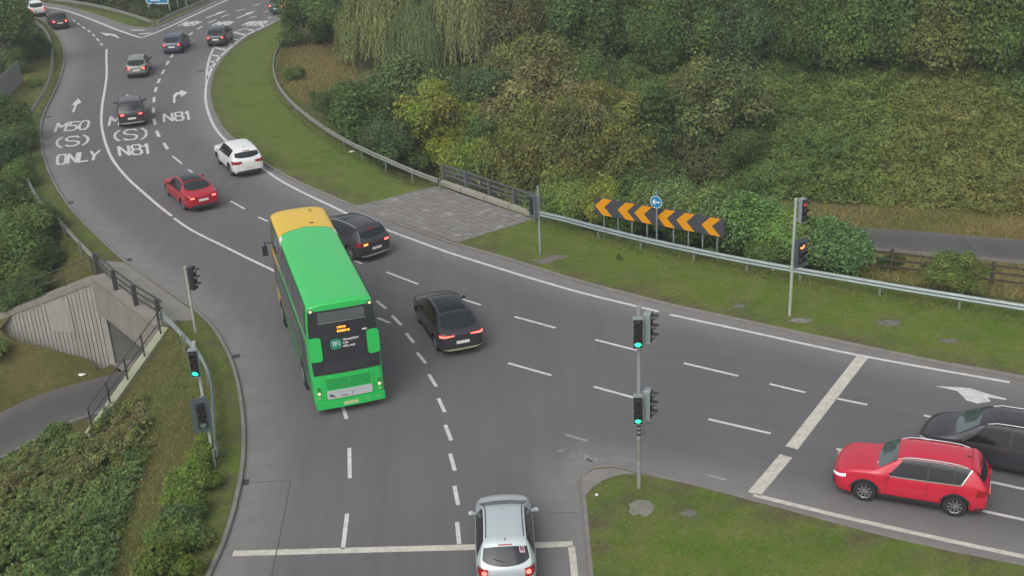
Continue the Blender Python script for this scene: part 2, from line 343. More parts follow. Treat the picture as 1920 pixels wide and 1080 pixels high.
def look(T, x, y):
    """bilinear table lookup"""
    u = np.clip((np.asarray(x)-GX0)/GST, 0, GNX-1.001); v = np.clip((np.asarray(y)-GY0)/GST, 0, GNY-1.001); i = u.astype(int); j = v.astype(int); a = u-i; b = v-j
    return (T[j, i]*(1-a)+T[j, i+1]*a)*(1-b)+(T[j+1, i]*(1-a)+T[j+1, i+1]*a)*b
def Hs(x, y): return float(look(HG, np.array([x]), np.array([y]))[0])
def Hq(x, y): return look(HG, x, y)
def road_d(x, y): return look(SDG, x, y)

def cdt_mesh(name, pts, edges, poly_keep=None, poly_drop=None):
    v2, e2, f2, *_ = delaunay_2d_cdt([Vector(p) for p in pts], edges, [], 0, 1e-4)
    V = np.array([[p.x, p.y] for p in v2]); F = np.array(f2)
    c = V[F].mean(1); k = np.ones(len(F), bool)
    if poly_keep is not None: k &= inside(c[:, 0], c[:, 1], poly_keep)
    if poly_drop is not None: k &= ~inside(c[:, 0], c[:, 1], poly_drop)
    return V, F[k]
def raw_mesh(name, V3, F, smooth=True):
    me = bpy.data.meshes.new(name); V3 = np.asarray(V3, np.float32); F = np.asarray(F, np.int32); n, m = len(F), F.shape[1]
    me.vertices.add(len(V3)); me.vertices.foreach_set('co', V3.ravel()); me.loops.add(n*m); me.loops.foreach_set('vertex_index', F.ravel())
    me.polygons.add(n); me.polygons.foreach_set('loop_start', np.arange(0, n*m, m, dtype=np.int32)); me.update(calc_edges=True); me.validate()
    if smooth: me.shade_smooth()
    return me
def fattr(me, name, val): a = me.attributes.new(name, 'FLOAT', 'POINT'); a.data.foreach_set('value', np.asarray(val, np.float32))
def grid(x0, x1, y0, y1, s, jit=.25):
    gx, gy = np.meshgrid(np.arange(x0, x1, s), np.arange(y0, y1, s)); return np.stack([gx.ravel()+RNG.uniform(-jit, jit, gx.size)*s, gy.ravel()+RNG.uniform(-jit, jit, gx.size)*s], 1)
poly = [(p.x, p.y) for p in ROADPOLY]; loop_edges = [(i, (i+1) % len(poly)) for i in range(len(poly))]
# --- road sheet
rp = np.concatenate([grid(-75, 80, 4, 175, .7), grid(-75, 80, 4, 175, 3.)]); dR, _, _ = seg_dist(rp[:, 0], rp[:, 1], poly+[poly[0]]); inR = inside(rp[:, 0], rp[:, 1], poly)
n1 = len(grid(-75, 80, 4, 175, .7)); small = np.arange(len(rp)) < n1
keep = inR & (dR > .2) & (~small | (dR < 3.0)) & (small | (dR > 3.0))
V, F = cdt_mesh('road', poly+[tuple(p) for p in rp[keep]], loop_edges, poly_keep=poly)
dV, _, _ = seg_dist(V[:, 0], V[:, 1], poly+[poly[0]])
def up(V3, F):
    a = V3[F[:, 1]]-V3[F[:, 0]]; b = V3[F[:, 2]]-V3[F[:, 0]]; neg = (a[:, 0]*b[:, 1]-a[:, 1]*b[:, 0]) < 0; F = F.copy(); F[neg] = F[neg][:, ::-1]; return F
V3 = np.c_[V, np.zeros(len(V))]; me = raw_mesh('road', V3, up(V3, F)); fattr(me, 'edge', 1-smooth01(dV/2.4)); fattr(me, 'arm', smooth01((V[:, 0]-1.5)/5)*smooth01((62-V[:, 1])/8))
road = tag(link('road', me, M['asphalt']), 'worn grey asphalt junction with white lane markings', None, kind='structure')
# --- ground sheet
def infr(p, pad=60):
    d = np.c_[p, np.zeros(len(p))]-np.array([0, 0, CAMH]); z = d@_F; x = 960+FPX*(d@_R)/np.maximum(z, .1); y = 540-FPX*(d@_U)/np.maximum(z, .1); return (z > 1) & (x > -pad) & (x < 1920+pad) & (y < 1080+pad) & (y > -140)
g1 = grid(-45, 40, 20, 66, .55); g1 = g1[infr(g1, 80)]; g2 = grid(-75, 60, 66, 130, 1.2); g2 = g2[infr(g2, 120)]; g3 = grid(-130, 130, -60, 210, 5.); g4 = grid(-900, 900, -700, 1200, 90.); g4 = g4[(np.abs(g4[:, 0]) > 140) | (g4[:, 1] > 215) | (g4[:, 1] < -65)]
gp = np.concatenate([g1, g2, g3, g4]); dR, _, _ = seg_dist(gp[:, 0], gp[:, 1], poly+[poly[0]]); inR = inside(gp[:, 0], gp[:, 1], poly)
gp = gp[~inR & (dR > .25)]
extra = []
for P0, d, LL in ((A, dA, LA), (B, dB, LB)):
    nrm = Vector((-d.y, d.x, 0)); nrm = nrm if nrm.dot((A+B)/2+hn*2-P0) > 0 else -nrm
    for s in np.arange(0, LL+.1, .4):
        for o in (-.26, -.04): extra.append((P0+d*float(s)+nrm*o))
for s in np.arange(0, (B-A).length+.01, .4):
    for o in (-.06, .10): extra.append(A+hd*float(s)+hn*o)
extra = [(p.x, p.y) for p in extra]; ex = np.array(extra)
dw = np.min(np.stack([seg_dist(gp[:, 0], gp[:, 1], q)[0] for q in ([A, Aw], [B, Bw], [A, B])]), 0); gp = gp[dw > .28]
V, F = cdt_mesh('ground', poly+extra+[tuple(p) for p in gp], loop_edges, poly_drop=poly)
zz = H(V[:, 0], V[:, 1]); dV, _, _ = seg_dist(V[:, 0], V[:, 1], poly+[poly[0]])
zz = np.where(dV < .02, ZV-.01, zz); V3 = np.c_[V, zz]
cc = V3[F].mean(1); dz_ = V3[F][:, :, 2].max(1)-V3[F][:, :, 2].min(1)
dwc = np.min(np.stack([seg_dist(cc[:, 0], cc[:, 1], q)[0] for q in ([A, Aw], [B, Bw], [A, B])]), 0); F = F[~((dz_ > .7) & (dwc < .6))]
me = raw_mesh('ground', V3, up(V3, F))
mown_polys = [RIGHT_KERB[3:]+[(2060, 606)]+RAIL_R2[::-1]+[(910, 372)]+RAIL_R1[::-1], LEFT_KERB[14:29]+RAIL_L1, LEFT_KERB[:13]+[(345, 590)]+RAIL_L2+[(400, 900), (372, 970), (345, 1078)],
              SPLIT_KERB[1:12]+[(390, 2), (330, 26), (290, 44), (240, 29), (140, 6), (60, -2)]]
mown = np.zeros(len(V))
for pz in mown_polys: q = Gs(pz, .1); mown = np.maximum(mown, inside(V[:, 0], V[:, 1], q).astype(float))
mown = np.maximum(mown, ((V[:, 0] > 1) & (V[:, 1] < 35) & (V[:, 1] > 0)).astype(float))
dry = np.zeros(len(V)); worn = (1-smooth01((dV-.15)/1.6))*.85*mown
def blob(arr, px, py, rad, amt, z=0.):
    p = G(px, py, z); d = np.hypot(V[:, 0]-p.x, V[:, 1]-p.y)/rad; return np.maximum(arr, amt*(1-smooth01(d)))
for b in [(600, 95, 7, .9), (640, 110, 8, .8), (580, 140, 4, .5), (1850, 330, 12, 1, -1), (1920, 280, 12, 1, 0), (1600, 410, 6, .8, -1.5), (1780, 430, 7, .8, -1.8), (1900, 440, 6, .8, -1.8), (1700, 500, 5, .9, -1.3), (1850, 520, 5, .9, -1.3), (1500, 420, 5, .7, -2),
          (60, 690, 5, .55, -3.8), (130, 650, 3, .4, -3.5), (255, 900, 2.2, .6, -1), (240, 1000, 2.0, .6, -1), (60, 150, 4, .4), (200, 830, 2, .5, -2)]: dry = blob(dry, *b)
for b in [(570, 345, 3.0, .9), (640, 370, 2.6, .9), (780, 330, 2.6, .9), (800, 340, 2., .9), (900, 460, 2.5, .8), (1090, 530, 2.2, .7), (1200, 545, 2.5, .6), (1180, 950, 1.3, .9), (1290, 962, .9, .9), (1125, 935, 1.0, .8), (1150, 1000, 1.6, .5), (1130, 1060, 1.2, .7), (1035, 487, 1.2, .9), (1668, 606, .9, 1.), (1385, 573, .8, 1), (1780, 638, .8, .8), (1500, 600, .8, .8), (320, 610, .8, .6), (250, 50, 4, .9), (300, 45, 4, .8), (700, 300, 2, .5)]: worn = blob(worn, *b)
fattr(me, 'mown', mown); fattr(me, 'dry', dry); fattr(me, 'worn', worn)
ground = tag(link('ground', me, M['ground']), 'grass verges, banks and rough ground around the junction', None, kind='structure')
# --- kerbs
for nm, line, lab in (('kerb', LK, 'long low concrete kerb along the bus side of the junction'), ('kerb', SK, 'kerb round the grass wedge between the two far roads'), ('kerb', RK, 'long low concrete kerb below the chevron board verge'), ('kerb', IK, 'rounded kerb of the grass island by the silver car')):
    side = 1 if True else -1
    v, f = sweep([Vector((p.x, p.y, 0)) for p in line], [(0.0, -.12), (.135, -.12), (.135, .115), (.02, .118), (0.0, .10)])
    k = tag(link('kerb', meshd('kerb', v, f), M['kerb']), lab, None, kind='structure')
# --- footway by the left parapet, and the paths through the underpass
def flat(name, pts, z, m, parent=None, th=0.):
    v = [Vector((p.x, p.y, z)) for p in pts]; n = len(v)
    if th: return link(name, meshd(name, v+[Vector((p.x, p.y, z-th)) for p in pts], [tuple(range(n)), tuple(range(n, 2*n))[::-1]]+[(i, i+n, (i+1) % n+n, (i+1) % n) for i in range(n)]), m, parent)
    return link(name, meshd(name, v, [tuple(range(n))]), m, parent)
fw = Gs([(178, 487), (232, 492), (262, 513), (296, 537), (335, 564), (362, 584), (366, 600), (330, 603), (305, 612), (250, 560)], ZV+.006)
o = flat('footway', fw, ZV+.012, M['footway'], th=.1); tag(o, 'grey concrete footway strip behind the underpass parapet', None, kind='structure')
ap = Gs([(1091, 906), (1094, 893), (1112, 881), (1150, 878), (1198, 889), (1172, 889), (1150, 893), (1128, 902), (1112, 914), (1097, 930)], ZV)
tag(flat('footway', ap, ZV+.014, M['footway'], th=.06), 'bare concrete apron round the nose of the near island', None, kind='structure')
tun = [p for p in PL]
def path_mesh(name, line, hw, zoff=.02):
    v = []; f = []
    line = resample(line, .8)
    for i, p in enumerate(line):
        d = line[min(i+1, len(line)-1)]-line[max(i-1, 0)]; d.z = 0; d.normalize(); n = Vector((-d.y, d.x, 0))
        for s in np.linspace(-1, 1, 7): v.append((p.x+n.x*hw*s, p.y+n.y*hw*s, p.z+zoff))
    for i in range(len(line)-1):
        for k in range(6): f.append((i*7+k, i*7+k+1, (i+1)*7+k+1, (i+1)*7+k))
    me = meshd(name, v, f, True); fattr(me, 'edge', np.tile([.9, .3, 0, 0, 0, .3, .9], len(line))); return me
tag(link('path', path_mesh('path', PL, 1.75, .03), M['path']), 'asphalt footpath leading down into the underpass', None, kind='structure')
PRv = [Vector(p) for p in PRs]
tag(link('path', path_mesh('path', PRv[1:], 1.5, .05), M['path']), 'asphalt footpath behind the timber fence and round bushes', None, kind='structure')
# pale edging strip on the near side of that path
v, f = sweep([Vector((p.x, p.y, p.z)) for p in PRv[6:]], [(-1.62, -.2), (-1.5, -.2), (-1.5, .13), (-1.62, .13)][::-1])
tag(link('kerb', meshd('kerb', v, f), M['kerb']), 'thin pale edging along the path behind the timber fence', None, kind='structure')
pe = PL[2:]
v, f = sweep(resample([Vector((p.x, p.y, p.z)) for p in pe], 1.), [(1.74, -.2), (1.86, -.2), (1.86, .14), (1.74, .14)])
tag(link('kerb', meshd('kerb', v, f), M['kerb']), 'pale edging of the underpass path beside the brambles', None, kind='structure')

# ------------------------------------------------------------------ markings (parts of the road)
MZ = .005
def line_mark(name, px, width, m=None, parent=road, step=.8, z=MZ):
    pts = Gs(px); pts = resample(pts, step) if len(pts) > 2 else pts
    return link(name, ribbon_mesh(name, pts, width, z), m or M['paint'], parent)
DASH = [((138.7, 38.5)), (147.6, 44.8), (157, 51.5), (166.9, 58.3), (175.7, 66.1), (183.5, 74.5), (190.3, 82.8)]
def dash_run(c, wd, frac=.55):
    P = Gs(c)
    for i, p in enumerate(P):
        a = P[max(i-1, 0)]; b = P[min(i+1, len(P)-1)]; d = (b-a).normalized(); L = (b-a).length/(2 if 0 < i < len(P)-1 else 1)*frac
        link('lane_dash', ribbon_mesh('lane_dash', [p-d*L/2, p+d*L/2], wd, MZ), M['paint'], road)
dash_run(DASH, .16)
dash_run([(322.7, 104), (314.3, 118), (305.7, 135), (297.7, 151.7), (292, 168), (288.7, 187), (287.7, 207), (289.7, 228), (296, 251), (310.7, 274)], .20, .5)
for a, b in [((324, 293), (341, 307)), ((353, 318), (367, 328)), ((432, 377), (459, 392)), ((484, 407), (502, 415)), ((657, 485), (679, 495)), ((724, 510), (784, 533)), ((835, 551), (902, 572)),
             ((706, 564), (724, 579)), ((735, 592), (753, 610)), ((708, 596), (732, 606)), ((762, 625), (776, 643)), ((782, 661), (798, 681)), ((804, 702), (818, 725)), ((822, 747), (834, 773)),
             ((642, 761), (650, 786)), ((835, 797), (846, 826)), ((844, 851), (853, 883)), ((852, 911), (859, 947)), ((857, 979), (861, 1020)), ((655, 840), (656, 897)), ((651, 963), (643, 1029)),
             ((953, 681), (1034, 704)), ((965, 594), (1042, 615)), ((1116, 637), (1198, 658)), ((1113, 725), (1196, 748)), ((1282, 681), (1384, 705)), ((1328, 786), (1445, 813)), ((1443, 720), (1510, 736)),
             ((1567, 747), (1626, 759)), ((1732, 779), (1790, 791)), ((1568, 842), (1640, 858)), ((1700, 870), (1760, 883)), ((1849, 902), (1990, 932)), ((1824, 954), (2050, 1003)),
             ((370, 55), (379, 49.5)), ((353, 67), (361, 61)), ((442, 21), (459, 17)), ((474, 11), (488, 7)), ((415, 32), (430, 27)), ((468, 34), (481, 30)), ((495, 23), (506, 20)), ((502, 34), (510, 31)), ((390, 43), (406, 37))]:
    line_mark('lane_dash', [a, b], .13 if b[1] > 100 else .2)
line_mark('lane_line', [(200, 92), (199.5, 110), (200, 140), (197, 165), (192, 195), (190, 225), (193, 250), (202, 280), (215, 305), (240, 335), (270, 362), (300, 388), (322, 405)], .17)
line_mark('lane_line', [(326, 409), (360, 432), (420, 462), (470, 487), (508, 505), (560, 535)], .15)
line_mark('edge_line', [(388, 150), (385.5, 172), (386, 192), (391, 212), (400, 234), (414, 254), (432, 271), (460, 293), (495, 317), (525, 338), (570, 362), (625, 388), (662, 406), (730, 433), (774, 449), (834, 471), (912, 496), (1000, 523), (1094, 550), (1234, 584)], .17)
line_mark('edge_line', [(1256, 590), (1400, 621), (1614, 667), (1893, 717)], .16)
line_mark('edge_line', [(1413, 928), (1563, 965), (1672, 990), (1789, 1016), (1920, 1044), (2040, 1069)], .19, M['paint_worn'])
line_mark('stop_line', [(1617, 669), (1484, 840)], .42, M['paint_worn']); line_mark('stop_line', [(1474, 855), (1414, 926)], .42, M['paint_worn'])
line_mark('stop_line', [(437, 1038), (660, 1032), (890, 1026), (1074, 1020)], .27, M['paint_worn']); line_mark('edge_line', [(1071, 1024), (1074, 1045), (1079, 1095)], .2, M['paint_worn'])
line_mark('hatch_border', [(388, 150), (398, 127), (413, 106), (437, 85), (462, 66), (496, 50), (526, 36)], .22); line_mark('hatch_border', [(387, 148), (390, 120), (397, 98), (404, 84)], .18); line_mark('hatch_border', [(404, 84), (420, 73), (440, 60), (464, 52)], .18)
for a, b in [((402, 89), (424, 94)), ((396, 103), (415, 106)), ((393, 115), (407, 117)), ((391, 125), (399, 127)), ((421, 81), (438, 85)), ((433, 72), (450, 75.5)), ((439, 61), (463, 66)), ((464, 55), (480, 58)), ((488, 47), (497, 50))]: line_mark('hatch_bar', [a, b], .35)
line_mark('edge_line', [(70, 11), (120, 19), (170, 36), (220, 56), (265, 71)], .28); line_mark('edge_line', [(265, 71), (300, 58), (350, 35), (410, 7), (440, -6)], .25)
for a, b in [((247, 57), (271, 56)), ((260, 64), (283, 62))]: line_mark('hatch_bar', [a, b], .45)
for px in ([(1060, 815), (1102, 827)], [(1322, 890), (1362, 900)]): line_mark('faded_mark', px, .12, M['paint_faint'])
rf = random.Random(3)
for k_ in range(22):
    u_ = rf.random(); x_, y_ = 1048+85*u_+rf.uniform(-6, 6), 844+24*u_+rf.uniform(-4, 4); line_mark('faded_mark', [(x_, y_), (x_+rf.uniform(3, 9), y_+rf.uniform(0, 3))], rf.uniform(.04, .10), M['paint_faint'])
# lettering: strokes in a unit box, set on the road by the corners of the word
GLY = {'M': (1.15, [[(0, 0), (0, 1), (.5, .45), (1, 1), (1, 0)]]), '5': (1, [[(1, 1), (.08, 1), (.05, .55), (.7, .58), (1, .42), (1, .15), (.75, 0), (0, .02)]]),
       '0': (1, [[(.25, 0), (0, .22), (0, .78), (.25, 1), (.75, 1), (1, .78), (1, .22), (.75, 0), (.25, 0)]]), 'O': (1, [[(.2, 0), (0, .2), (0, .8), (.2, 1), (.8, 1), (1, .8), (1, .2), (.8, 0), (.2, 0)]]),
       'N': (1, [[(0, 0), (0, 1), (1, 0), (1, 1)]]), 'L': (.95, [[(0, 1), (0, 0), (1, 0)]]), 'Y': (1, [[(0, 1), (.5, .45), (1, 1)], [(.5, .45), (.5, 0)]]),
       '8': (1, [[(.25, .53), (.05, .68), (.05, .88), (.25, 1), (.75, 1), (.95, .88), (.95, .68), (.75, .53), (.25, .53), (0, .38), (0, .15), (.25, 0), (.75, 0), (1, .15), (1, .38), (.75, .53)]]),
       '1': (.55, [[(0, .75), (.55, 1), (.55, 0)]]), 'S': (1, [[(1, .86), (.75, 1), (.25, 1), (0, .85), (0, .65), (.25, .54), (.75, .48), (1, .35), (1, .15), (.75, 0), (.25, 0), (0, .14)]]),
       '(': (.5, [[(.9, 1.04), (.3, .8), (.1, .5), (.3, .2), (.9, -.04)]]), ')': (.5, [[(.1, 1.04), (.7, .8), (.9, .5), (.7, .2), (.1, -.04)]])}
def word(txt, bl, br, tl, tr, sw=.17, sh=.30):
    """one painted word; sw: stroke across, sh: stroke along the lane"""
    BL, BR, TL, TR = Gs([bl, br, tl, tr]); tot = sum(GLY[c][0] for c in txt)+.32*(len(txt)-1); x = 0; mb = MB()
    P = lambda u, v: BL.lerp(BR, u).lerp(TL.lerp(TR, u), v)
    for c in txt:
        wdt, strokes = GLY[c]
        for st in strokes:
            pts = [P((x+a*wdt)/tot, b) for a, b in st]
            for i in range(len(pts)-1):
                a, b = pts[i], pts[i+1]; d = b-a; d.normalize(); n = Vector((-d.y, d.x, 0)); e = (TL-BL).normalized(); al = abs(d.dot(e)); hw = (sw*al+sh*(1-al))/2; ex_ = hw*.7
                q = [a-d*ex_-n*hw, b+d*ex_-n*hw, b+d*ex_+n*hw, a-d*ex_+n*hw]; z = MZ+.0008*(i % 3); mb.add([Vector((p.x, p.y, z)) for p in q], [(0, 1, 2, 3)])
        x += wdt+.32
    return mb.build('lettering', M['paint'], road)
word('M50', (103, 247), (163, 242), (109, 231), (168, 226)); word('(S)', (104, 277), (166, 270), (106, 259), (167, 253)); word('ONLY', (107, 309), (182, 299), (108, 291), (187, 282))
word('M50', (204, 236), (266, 230), (208, 219), (270, 212)); word('(S)', (213, 264), (276, 260), (214, 246), (276, 240)); word('N81', (225, 292), (282, 288), (222, 275), (279, 269)); word('N81', (308, 228), (358, 224), (307, 214), (355, 208))
word('N81', (335, 48), (364, 48), (351, 40.5), (380, 40.5), .22, .5); word('N81', (398, 48), (428, 48), (412, 40.5), (440, 40.5), .22, .5); word('M50(S)', (453, 47.5), (488, 47.5), (468, 40.5), (503, 40.5), .18, .5)
def poly_mark(name, px, m=None):
    p = Gs(px); n = len(p); a = sum(p[i].x*p[(i+1) % n].y-p[(i+1) % n].x*p[i].y for i in range(n)); p = p if a > 0 else p[::-1]
    bm = bmesh.new(); bm.faces.new([bm.verts.new((q.x, q.y, MZ)) for q in p]); bm.normal_update(); bmesh.ops.triangulate(bm, faces=bm.faces[:]); me = bpy.data.meshes.new(name); bm.to_mesh(me); bm.free(); return link(name, me, m or M['paint'], road)
poly_mark('direction_arrow', [(135, 210.5), (139, 210.5), (144.5, 196), (153, 192), (146.5, 184.5), (133, 198), (140, 196.5)])
poly_mark('direction_arrow', [(236, 232), (240, 232), (240.5, 190), (252, 188), (238.5, 176.5), (226, 188.5), (236.5, 190)])
poly_mark('direction_arrow', [(324.5, 193), (329, 193), (329, 182), (332, 178), (338.5, 177), (340, 182), (351.5, 173.5), (338, 168.5), (338, 172.5), (330, 173.5), (324.5, 179)])
poly_mark('direction_arrow', [(187, 61), (204, 62.5), (216, 64.5), (224, 70.5), (222, 72), (214, 68), (206, 66), (200, 67.5)])
poly_mark('direction_arrow', [(1753, 724), (1796, 726), (1818, 728), (1854, 739), (1888, 748), (1885, 750), (1852, 745), (1858, 753), (1833, 757), (1812, 751), (1804, 742), (1794, 733)])
poly_mark('direction_arrow', [(385, 33), (405, 26.5), (404, 25), (424, 19.5), (416, 24.5), (412, 25.5), (387, 34)]); poly_mark('direction_arrow', [(442, 33.5), (462, 26.5), (460, 25), (478, 20.5), (472, 25), (466, 27), (444, 34.5)])
for px in ([(462, 905), (545, 901)], [(545, 901), (528, 990), (508, 1085)], [(1020, 965), (1048, 961), (1086, 962)], [(815, 470), (850, 505), (895, 545)]): line_mark('tar_seam', px, .03, M['tar'])
for (a, b), wd in [(((455, 905), (467, 904)), .35), (((436, 669), (450, 667)), .3), (((370, 133), (382, 133)), .4), (((283, 219), (290, 219)), .3), (((86, 220), (98, 218)), .35), (((124, 382), (138, 379)), .35), (((238, 488), (247, 486)), .35), (((265, 519), (276, 516)), .35), (((380, 164), (391, 163)), .3)]:
    link('gully_grate', ribbon_mesh('gully_grate', Gs([a, b]), wd, .004), M['iron'], road)
# paving beside the right parapet: single slabs
pad = empty('paving', (0, 0, 0)); tag(pad, 'patch of worn grey paving slabs below the dark parapet railing', None, kind='structure')
P0, P1, P2, P3 = Gs([(664, 387), (820, 349), (1002, 411), (858, 455)], ZV)
n = (flat('bedding', [P0, P1, P2, P3], ZV+.008, M['soil'], pad))
M['pav'] = [speckled('paving_%d' % i, tuple(c*x for x in (1.08, 1.04, .97)), tuple(c*1.4*x for x in (1.08, 1.04, .97)), 4, amount=.9) for i, c in enumerate((.160, .172, .182, .194, .235))]
NU, NV_ = 11, 25
for i in range(NU):
    for j in range(NV_):
        off = .5*(i % 2)
        u0, u1 = i/NU+.006, (i+1)/NU-.004; v0 = max(0, (j-off)/(NV_-.5)); v1 = min(1, (j+1-off)/(NV_-.5)); v0 += .004; v1 -= .003
        if v1-v0 < .01: continue
        Q = lambda u, v: P0.lerp(P1, u).lerp(P3.lerp(P2, u), v)
        z = ZV+.022+random.uniform(-.006, .008); tz = random.uniform(-.006, .006); c = [Q(u0, v0), Q(u1, v0), Q(u1, v1), Q(u0, v1)]
        vv = [Vector((p.x, p.y, z+(tz if k in (0, 1) else -tz))) for k, p in enumerate(c)]+[Vector((p.x, p.y, ZV)) for p in c]
        a, b = vv[1]-vv[0], vv[2]-vv[0]; F4 = [(0, 1, 2, 3), (0, 4, 5, 1), (1, 5, 6, 2), (2, 6, 7, 3), (3, 7, 4, 0)]
        if a.x*b.y-a.y*b.x < 0: F4 = [q[::-1] for q in F4]
        link('paver', meshd('paver', vv, F4), random.choices(M['pav'], (3, 5, 4, 2, .5))[0], pad)
# ------------------------------------------------------------------ the underpass
up_ = empty('underpass', (A.x, A.y, 0)); tag(up_, 'concrete underpass mouth with ribbed wing wall beside the road', 'underpass')
def loc(o): o.parent = up_; o.matrix_parent_inverse = Matrix.Translation((-A.x, -A.y, 0)); return o
Z = Vector((0, 0, 1))
def wall(name, P0, d, L, top, bot, th, m, inner):
    nn = inner; pr = []; mb = MB(); N = 8
    for i in range(N+1):
        s = L*i/N; q = P0+d*s
        for o, z in ((0, top(s)), (0, bot(s)), (-th, bot(s)), (-th, top(s))): p = q+nn*o; p.z = z; mb.v.append(tuple(p))
    for i in range(N):
        for k in range(4): mb.f.append((i*4+k, (i+1)*4+k, (i+1)*4+(k+1) % 4, i*4+(k+1) % 4))
    mb.f += [(0, 1, 2, 3), (N*4+3, N*4+2, N*4+1, N*4)]; return loc(mb.build(name, m))
nA = Vector((-dA.y, dA.x, 0)); nA = nA if nA.dot(hd) > 0 else -nA
nB = Vector((-dB.y, dB.x, 0)); nB = nB if nB.dot(-hd) > 0 else -nB
wa = wall('wing_wall', A-dA*.1, dA, LA, lambda s: topA(s)-.22, lambda s: ZP-.4, .3, M['concrete_pale'], nA)
wb = wall('wing_wall', B-dB*.1, dB, LB, lambda s: topB(s)-.1, lambda s: ZP-.4, .3, M['concrete'], nB)
def coping(P0, d, L, top, nn, m, w_=.5):
    mb = MB(); a = P0-d*.05+nn*.06; v, f = [], []
    for s in (0, L):
        for o, dz in ((.06, 0.06), (.06, -.24), (-w_, -.24), (-w_, .06)): p = P0+d*s+nn*o; p.z = top(s)+dz; v.append(p)
    mb.add(v, [(0, 1, 5, 4), (1, 2, 6, 5), (2, 3, 7, 6), (3, 0, 4, 7), (0, 3, 2, 1), (4, 5, 6, 7)]); return loc(mb.build('coping', m))
coping(A, dA, LA, topA, nA, M['concrete']); coping(B, dB, LB, topB, nB, M['coping'], .30)
# ribs of the far wing wall, one by one; a plain patch painted over some of them
rs = np.arange(.25, 6.6, .20)
for s in rs:
    q0 = A+dA*float(s); zt, zb = topA(s)-.34, ZP-.3
    if 1.55 < s < 2.75: zt2, zb2 = zt, -.9-.62*s*.55
    rib = MB(); w2 = .055; p = q0+nA*.0
    pts = [(-w2, 0), (-w2*.65, .045), (w2*.65, .045), (w2, 0)]
    v = [q0+dA*a+nA*(b-.004)+Z*(zz_-q0.z) for zz_ in (zb, zt-.0) for a, b in pts]
    rib.add(v, [(0, 1, 5, 4), (1, 2, 6, 5), (2, 3, 7, 6), (4, 5, 6, 7)]); loc(rib.build('rib', M['concrete_pale']))
pb = MB(); zc = -1.7
v = [A+dA*s+nA*o+Z*(z-A.z) for o in (.01, .052) for s, z in ((1.55, -2.75), (2.75, -2.65), (2.7, -1.35), (1.6, -.95))]
pb.add(v, [(4, 5, 6, 7), (0, 4, 7, 3), (1, 2, 6, 5), (3, 7, 6, 2), (0, 1, 5, 4)]); loc(pb.build('plain_panel', M['concrete_pale']))
# head wall beam, edge plinth, tunnel lining
TD = (C-A); TDn = TD.normalized(); LAB = (B-A).length
hb = MB(); hb.bar(A+hn*.05-Z*.85+Z*0, B+hn*.05-Z*.85, .42, 1.50); loc(hb.build('head_beam', M['concrete']))
hb = MB(); hb.bar(A-hn*.25+hd*.1+Z*.06, B-hn*.25+hd*-.02+Z*.06, .95, .16); loc(hb.build('edge_plinth', M['concrete']))
hb = MB(); hb.bar(A+hn*.285+hd*.3-Z*1.50, B+hn*.285-Z*1.50, .06, .16); loc(hb.build('drip_ledge', M['footway']))
def quad(name, pts, m): return loc(link(name, meshd(name, pts, [tuple(range(len(pts)))]), m))
TWd = 5.9; E0 = A+hd*TWd; TE = TD*.97
zt, zb = -1.6, ZP
lift = lambda p, z: Vector((p.x, p.y, z))
quad('tunnel_wall', [lift(A, zb), lift(A+TE, zb), lift(A+TE, zt), lift(A, zt)], M['concrete_inner'])
quad('tunnel_wall', [lift(E0, zb), lift(E0+TE, zb), lift(E0+TE, zt), lift(E0, zt)], M['concrete_inner'])
quad('tunnel_soffit', [lift(A, zt), lift(A+TE, zt), lift(E0+TE, zt), lift(E0, zt)], M['concrete_inner'])
quad('tunnel_floor', [lift(A, zb-.01), lift(A+TE, zb-.01), lift(E0+TE, zb-.01), lift(E0, zb-.01)], M['footway'])
quad('head_panel', [lift(E0+hn*.05, ZP-.2), lift(B+hn*.05, ZP-.2), lift(B+hn*.05, zt), lift(E0+hn*.05, zt)], M['concrete'])
# ------------------------------------------------------------------ barriers and railings
def guard_rail(line, lab, m, post_every=2.4, face=1, group='steel crash barriers'):
    root = empty('guard_rail', (line[0].x, line[0].y, 0)); tag(root, lab, 'guard rail', group); inv = Matrix.Translation((-line[0].x, -line[0].y, 0))
    prof = [(.0, -.155), (.035, -.13), (.075, -.075), (.02, -.02), (.02, .02), (.075, .075), (.035, .13), (.0, .155), (-.012, .15), (.06, .07), (.008, .0), (.06, -.07), (-.012, -.15)]
    prof = [(a*face, b) for a, b in prof]
    v, f = sweep(line, prof); o = link('beam', meshd('beam', v, f), m, root); o.matrix_parent_inverse = inv
    acc = 0; last = line[0]
    pm = None
    for i, p in enumerate(line):
        acc += (p-last).length; last = p
        if acc >= post_every or i == 0:
            acc = 0; d = (line[min(i+1, len(line)-1)]-line[max(i-1, 0)]).normalized(); n = Vector((-d.y, d.x, 0))
            q = p-n*.07*face; zg = Hs(q.x, q.y)
            mb = MB(); mb.box((0, 0, -.56), (.1, .06, 1.35)); 
            if pm is None: pm = mb.mesh('post')
            o = link('post', pm, M['galv_old'], root); o.matrix_parent_inverse = inv; o.location = (q.x, q.y, RZ+.02); o.rotation_euler = (0, 0, math.atan2(d.y, d.x))
    return root
guard_rail(rail_r1, 'weathered curving barrier beside the dry grass and bramble edge', M['galv_old'], face=-1)
guard_rail(rail_r2, 'pale steel barrier running behind the orange chevron board posts', M['galv'], face=-1)
guard_rail(rail_l1, 'weathered barrier winding along the far verge from the underpass', M['galv_old'], face=1)
guard_rail(rail_l2, 'short pale barrier curving down from the underpass to the signal pole', M['galv'], face=1)
guard_rail(resample(Gs([(60, -8), (95, -2), (140, 4), (190, 13), (240, 26), (284, 41)], RZ), 1.5), 'far barrier on the wedge facing the bend with the white car', M['galv_old'], face=-1)
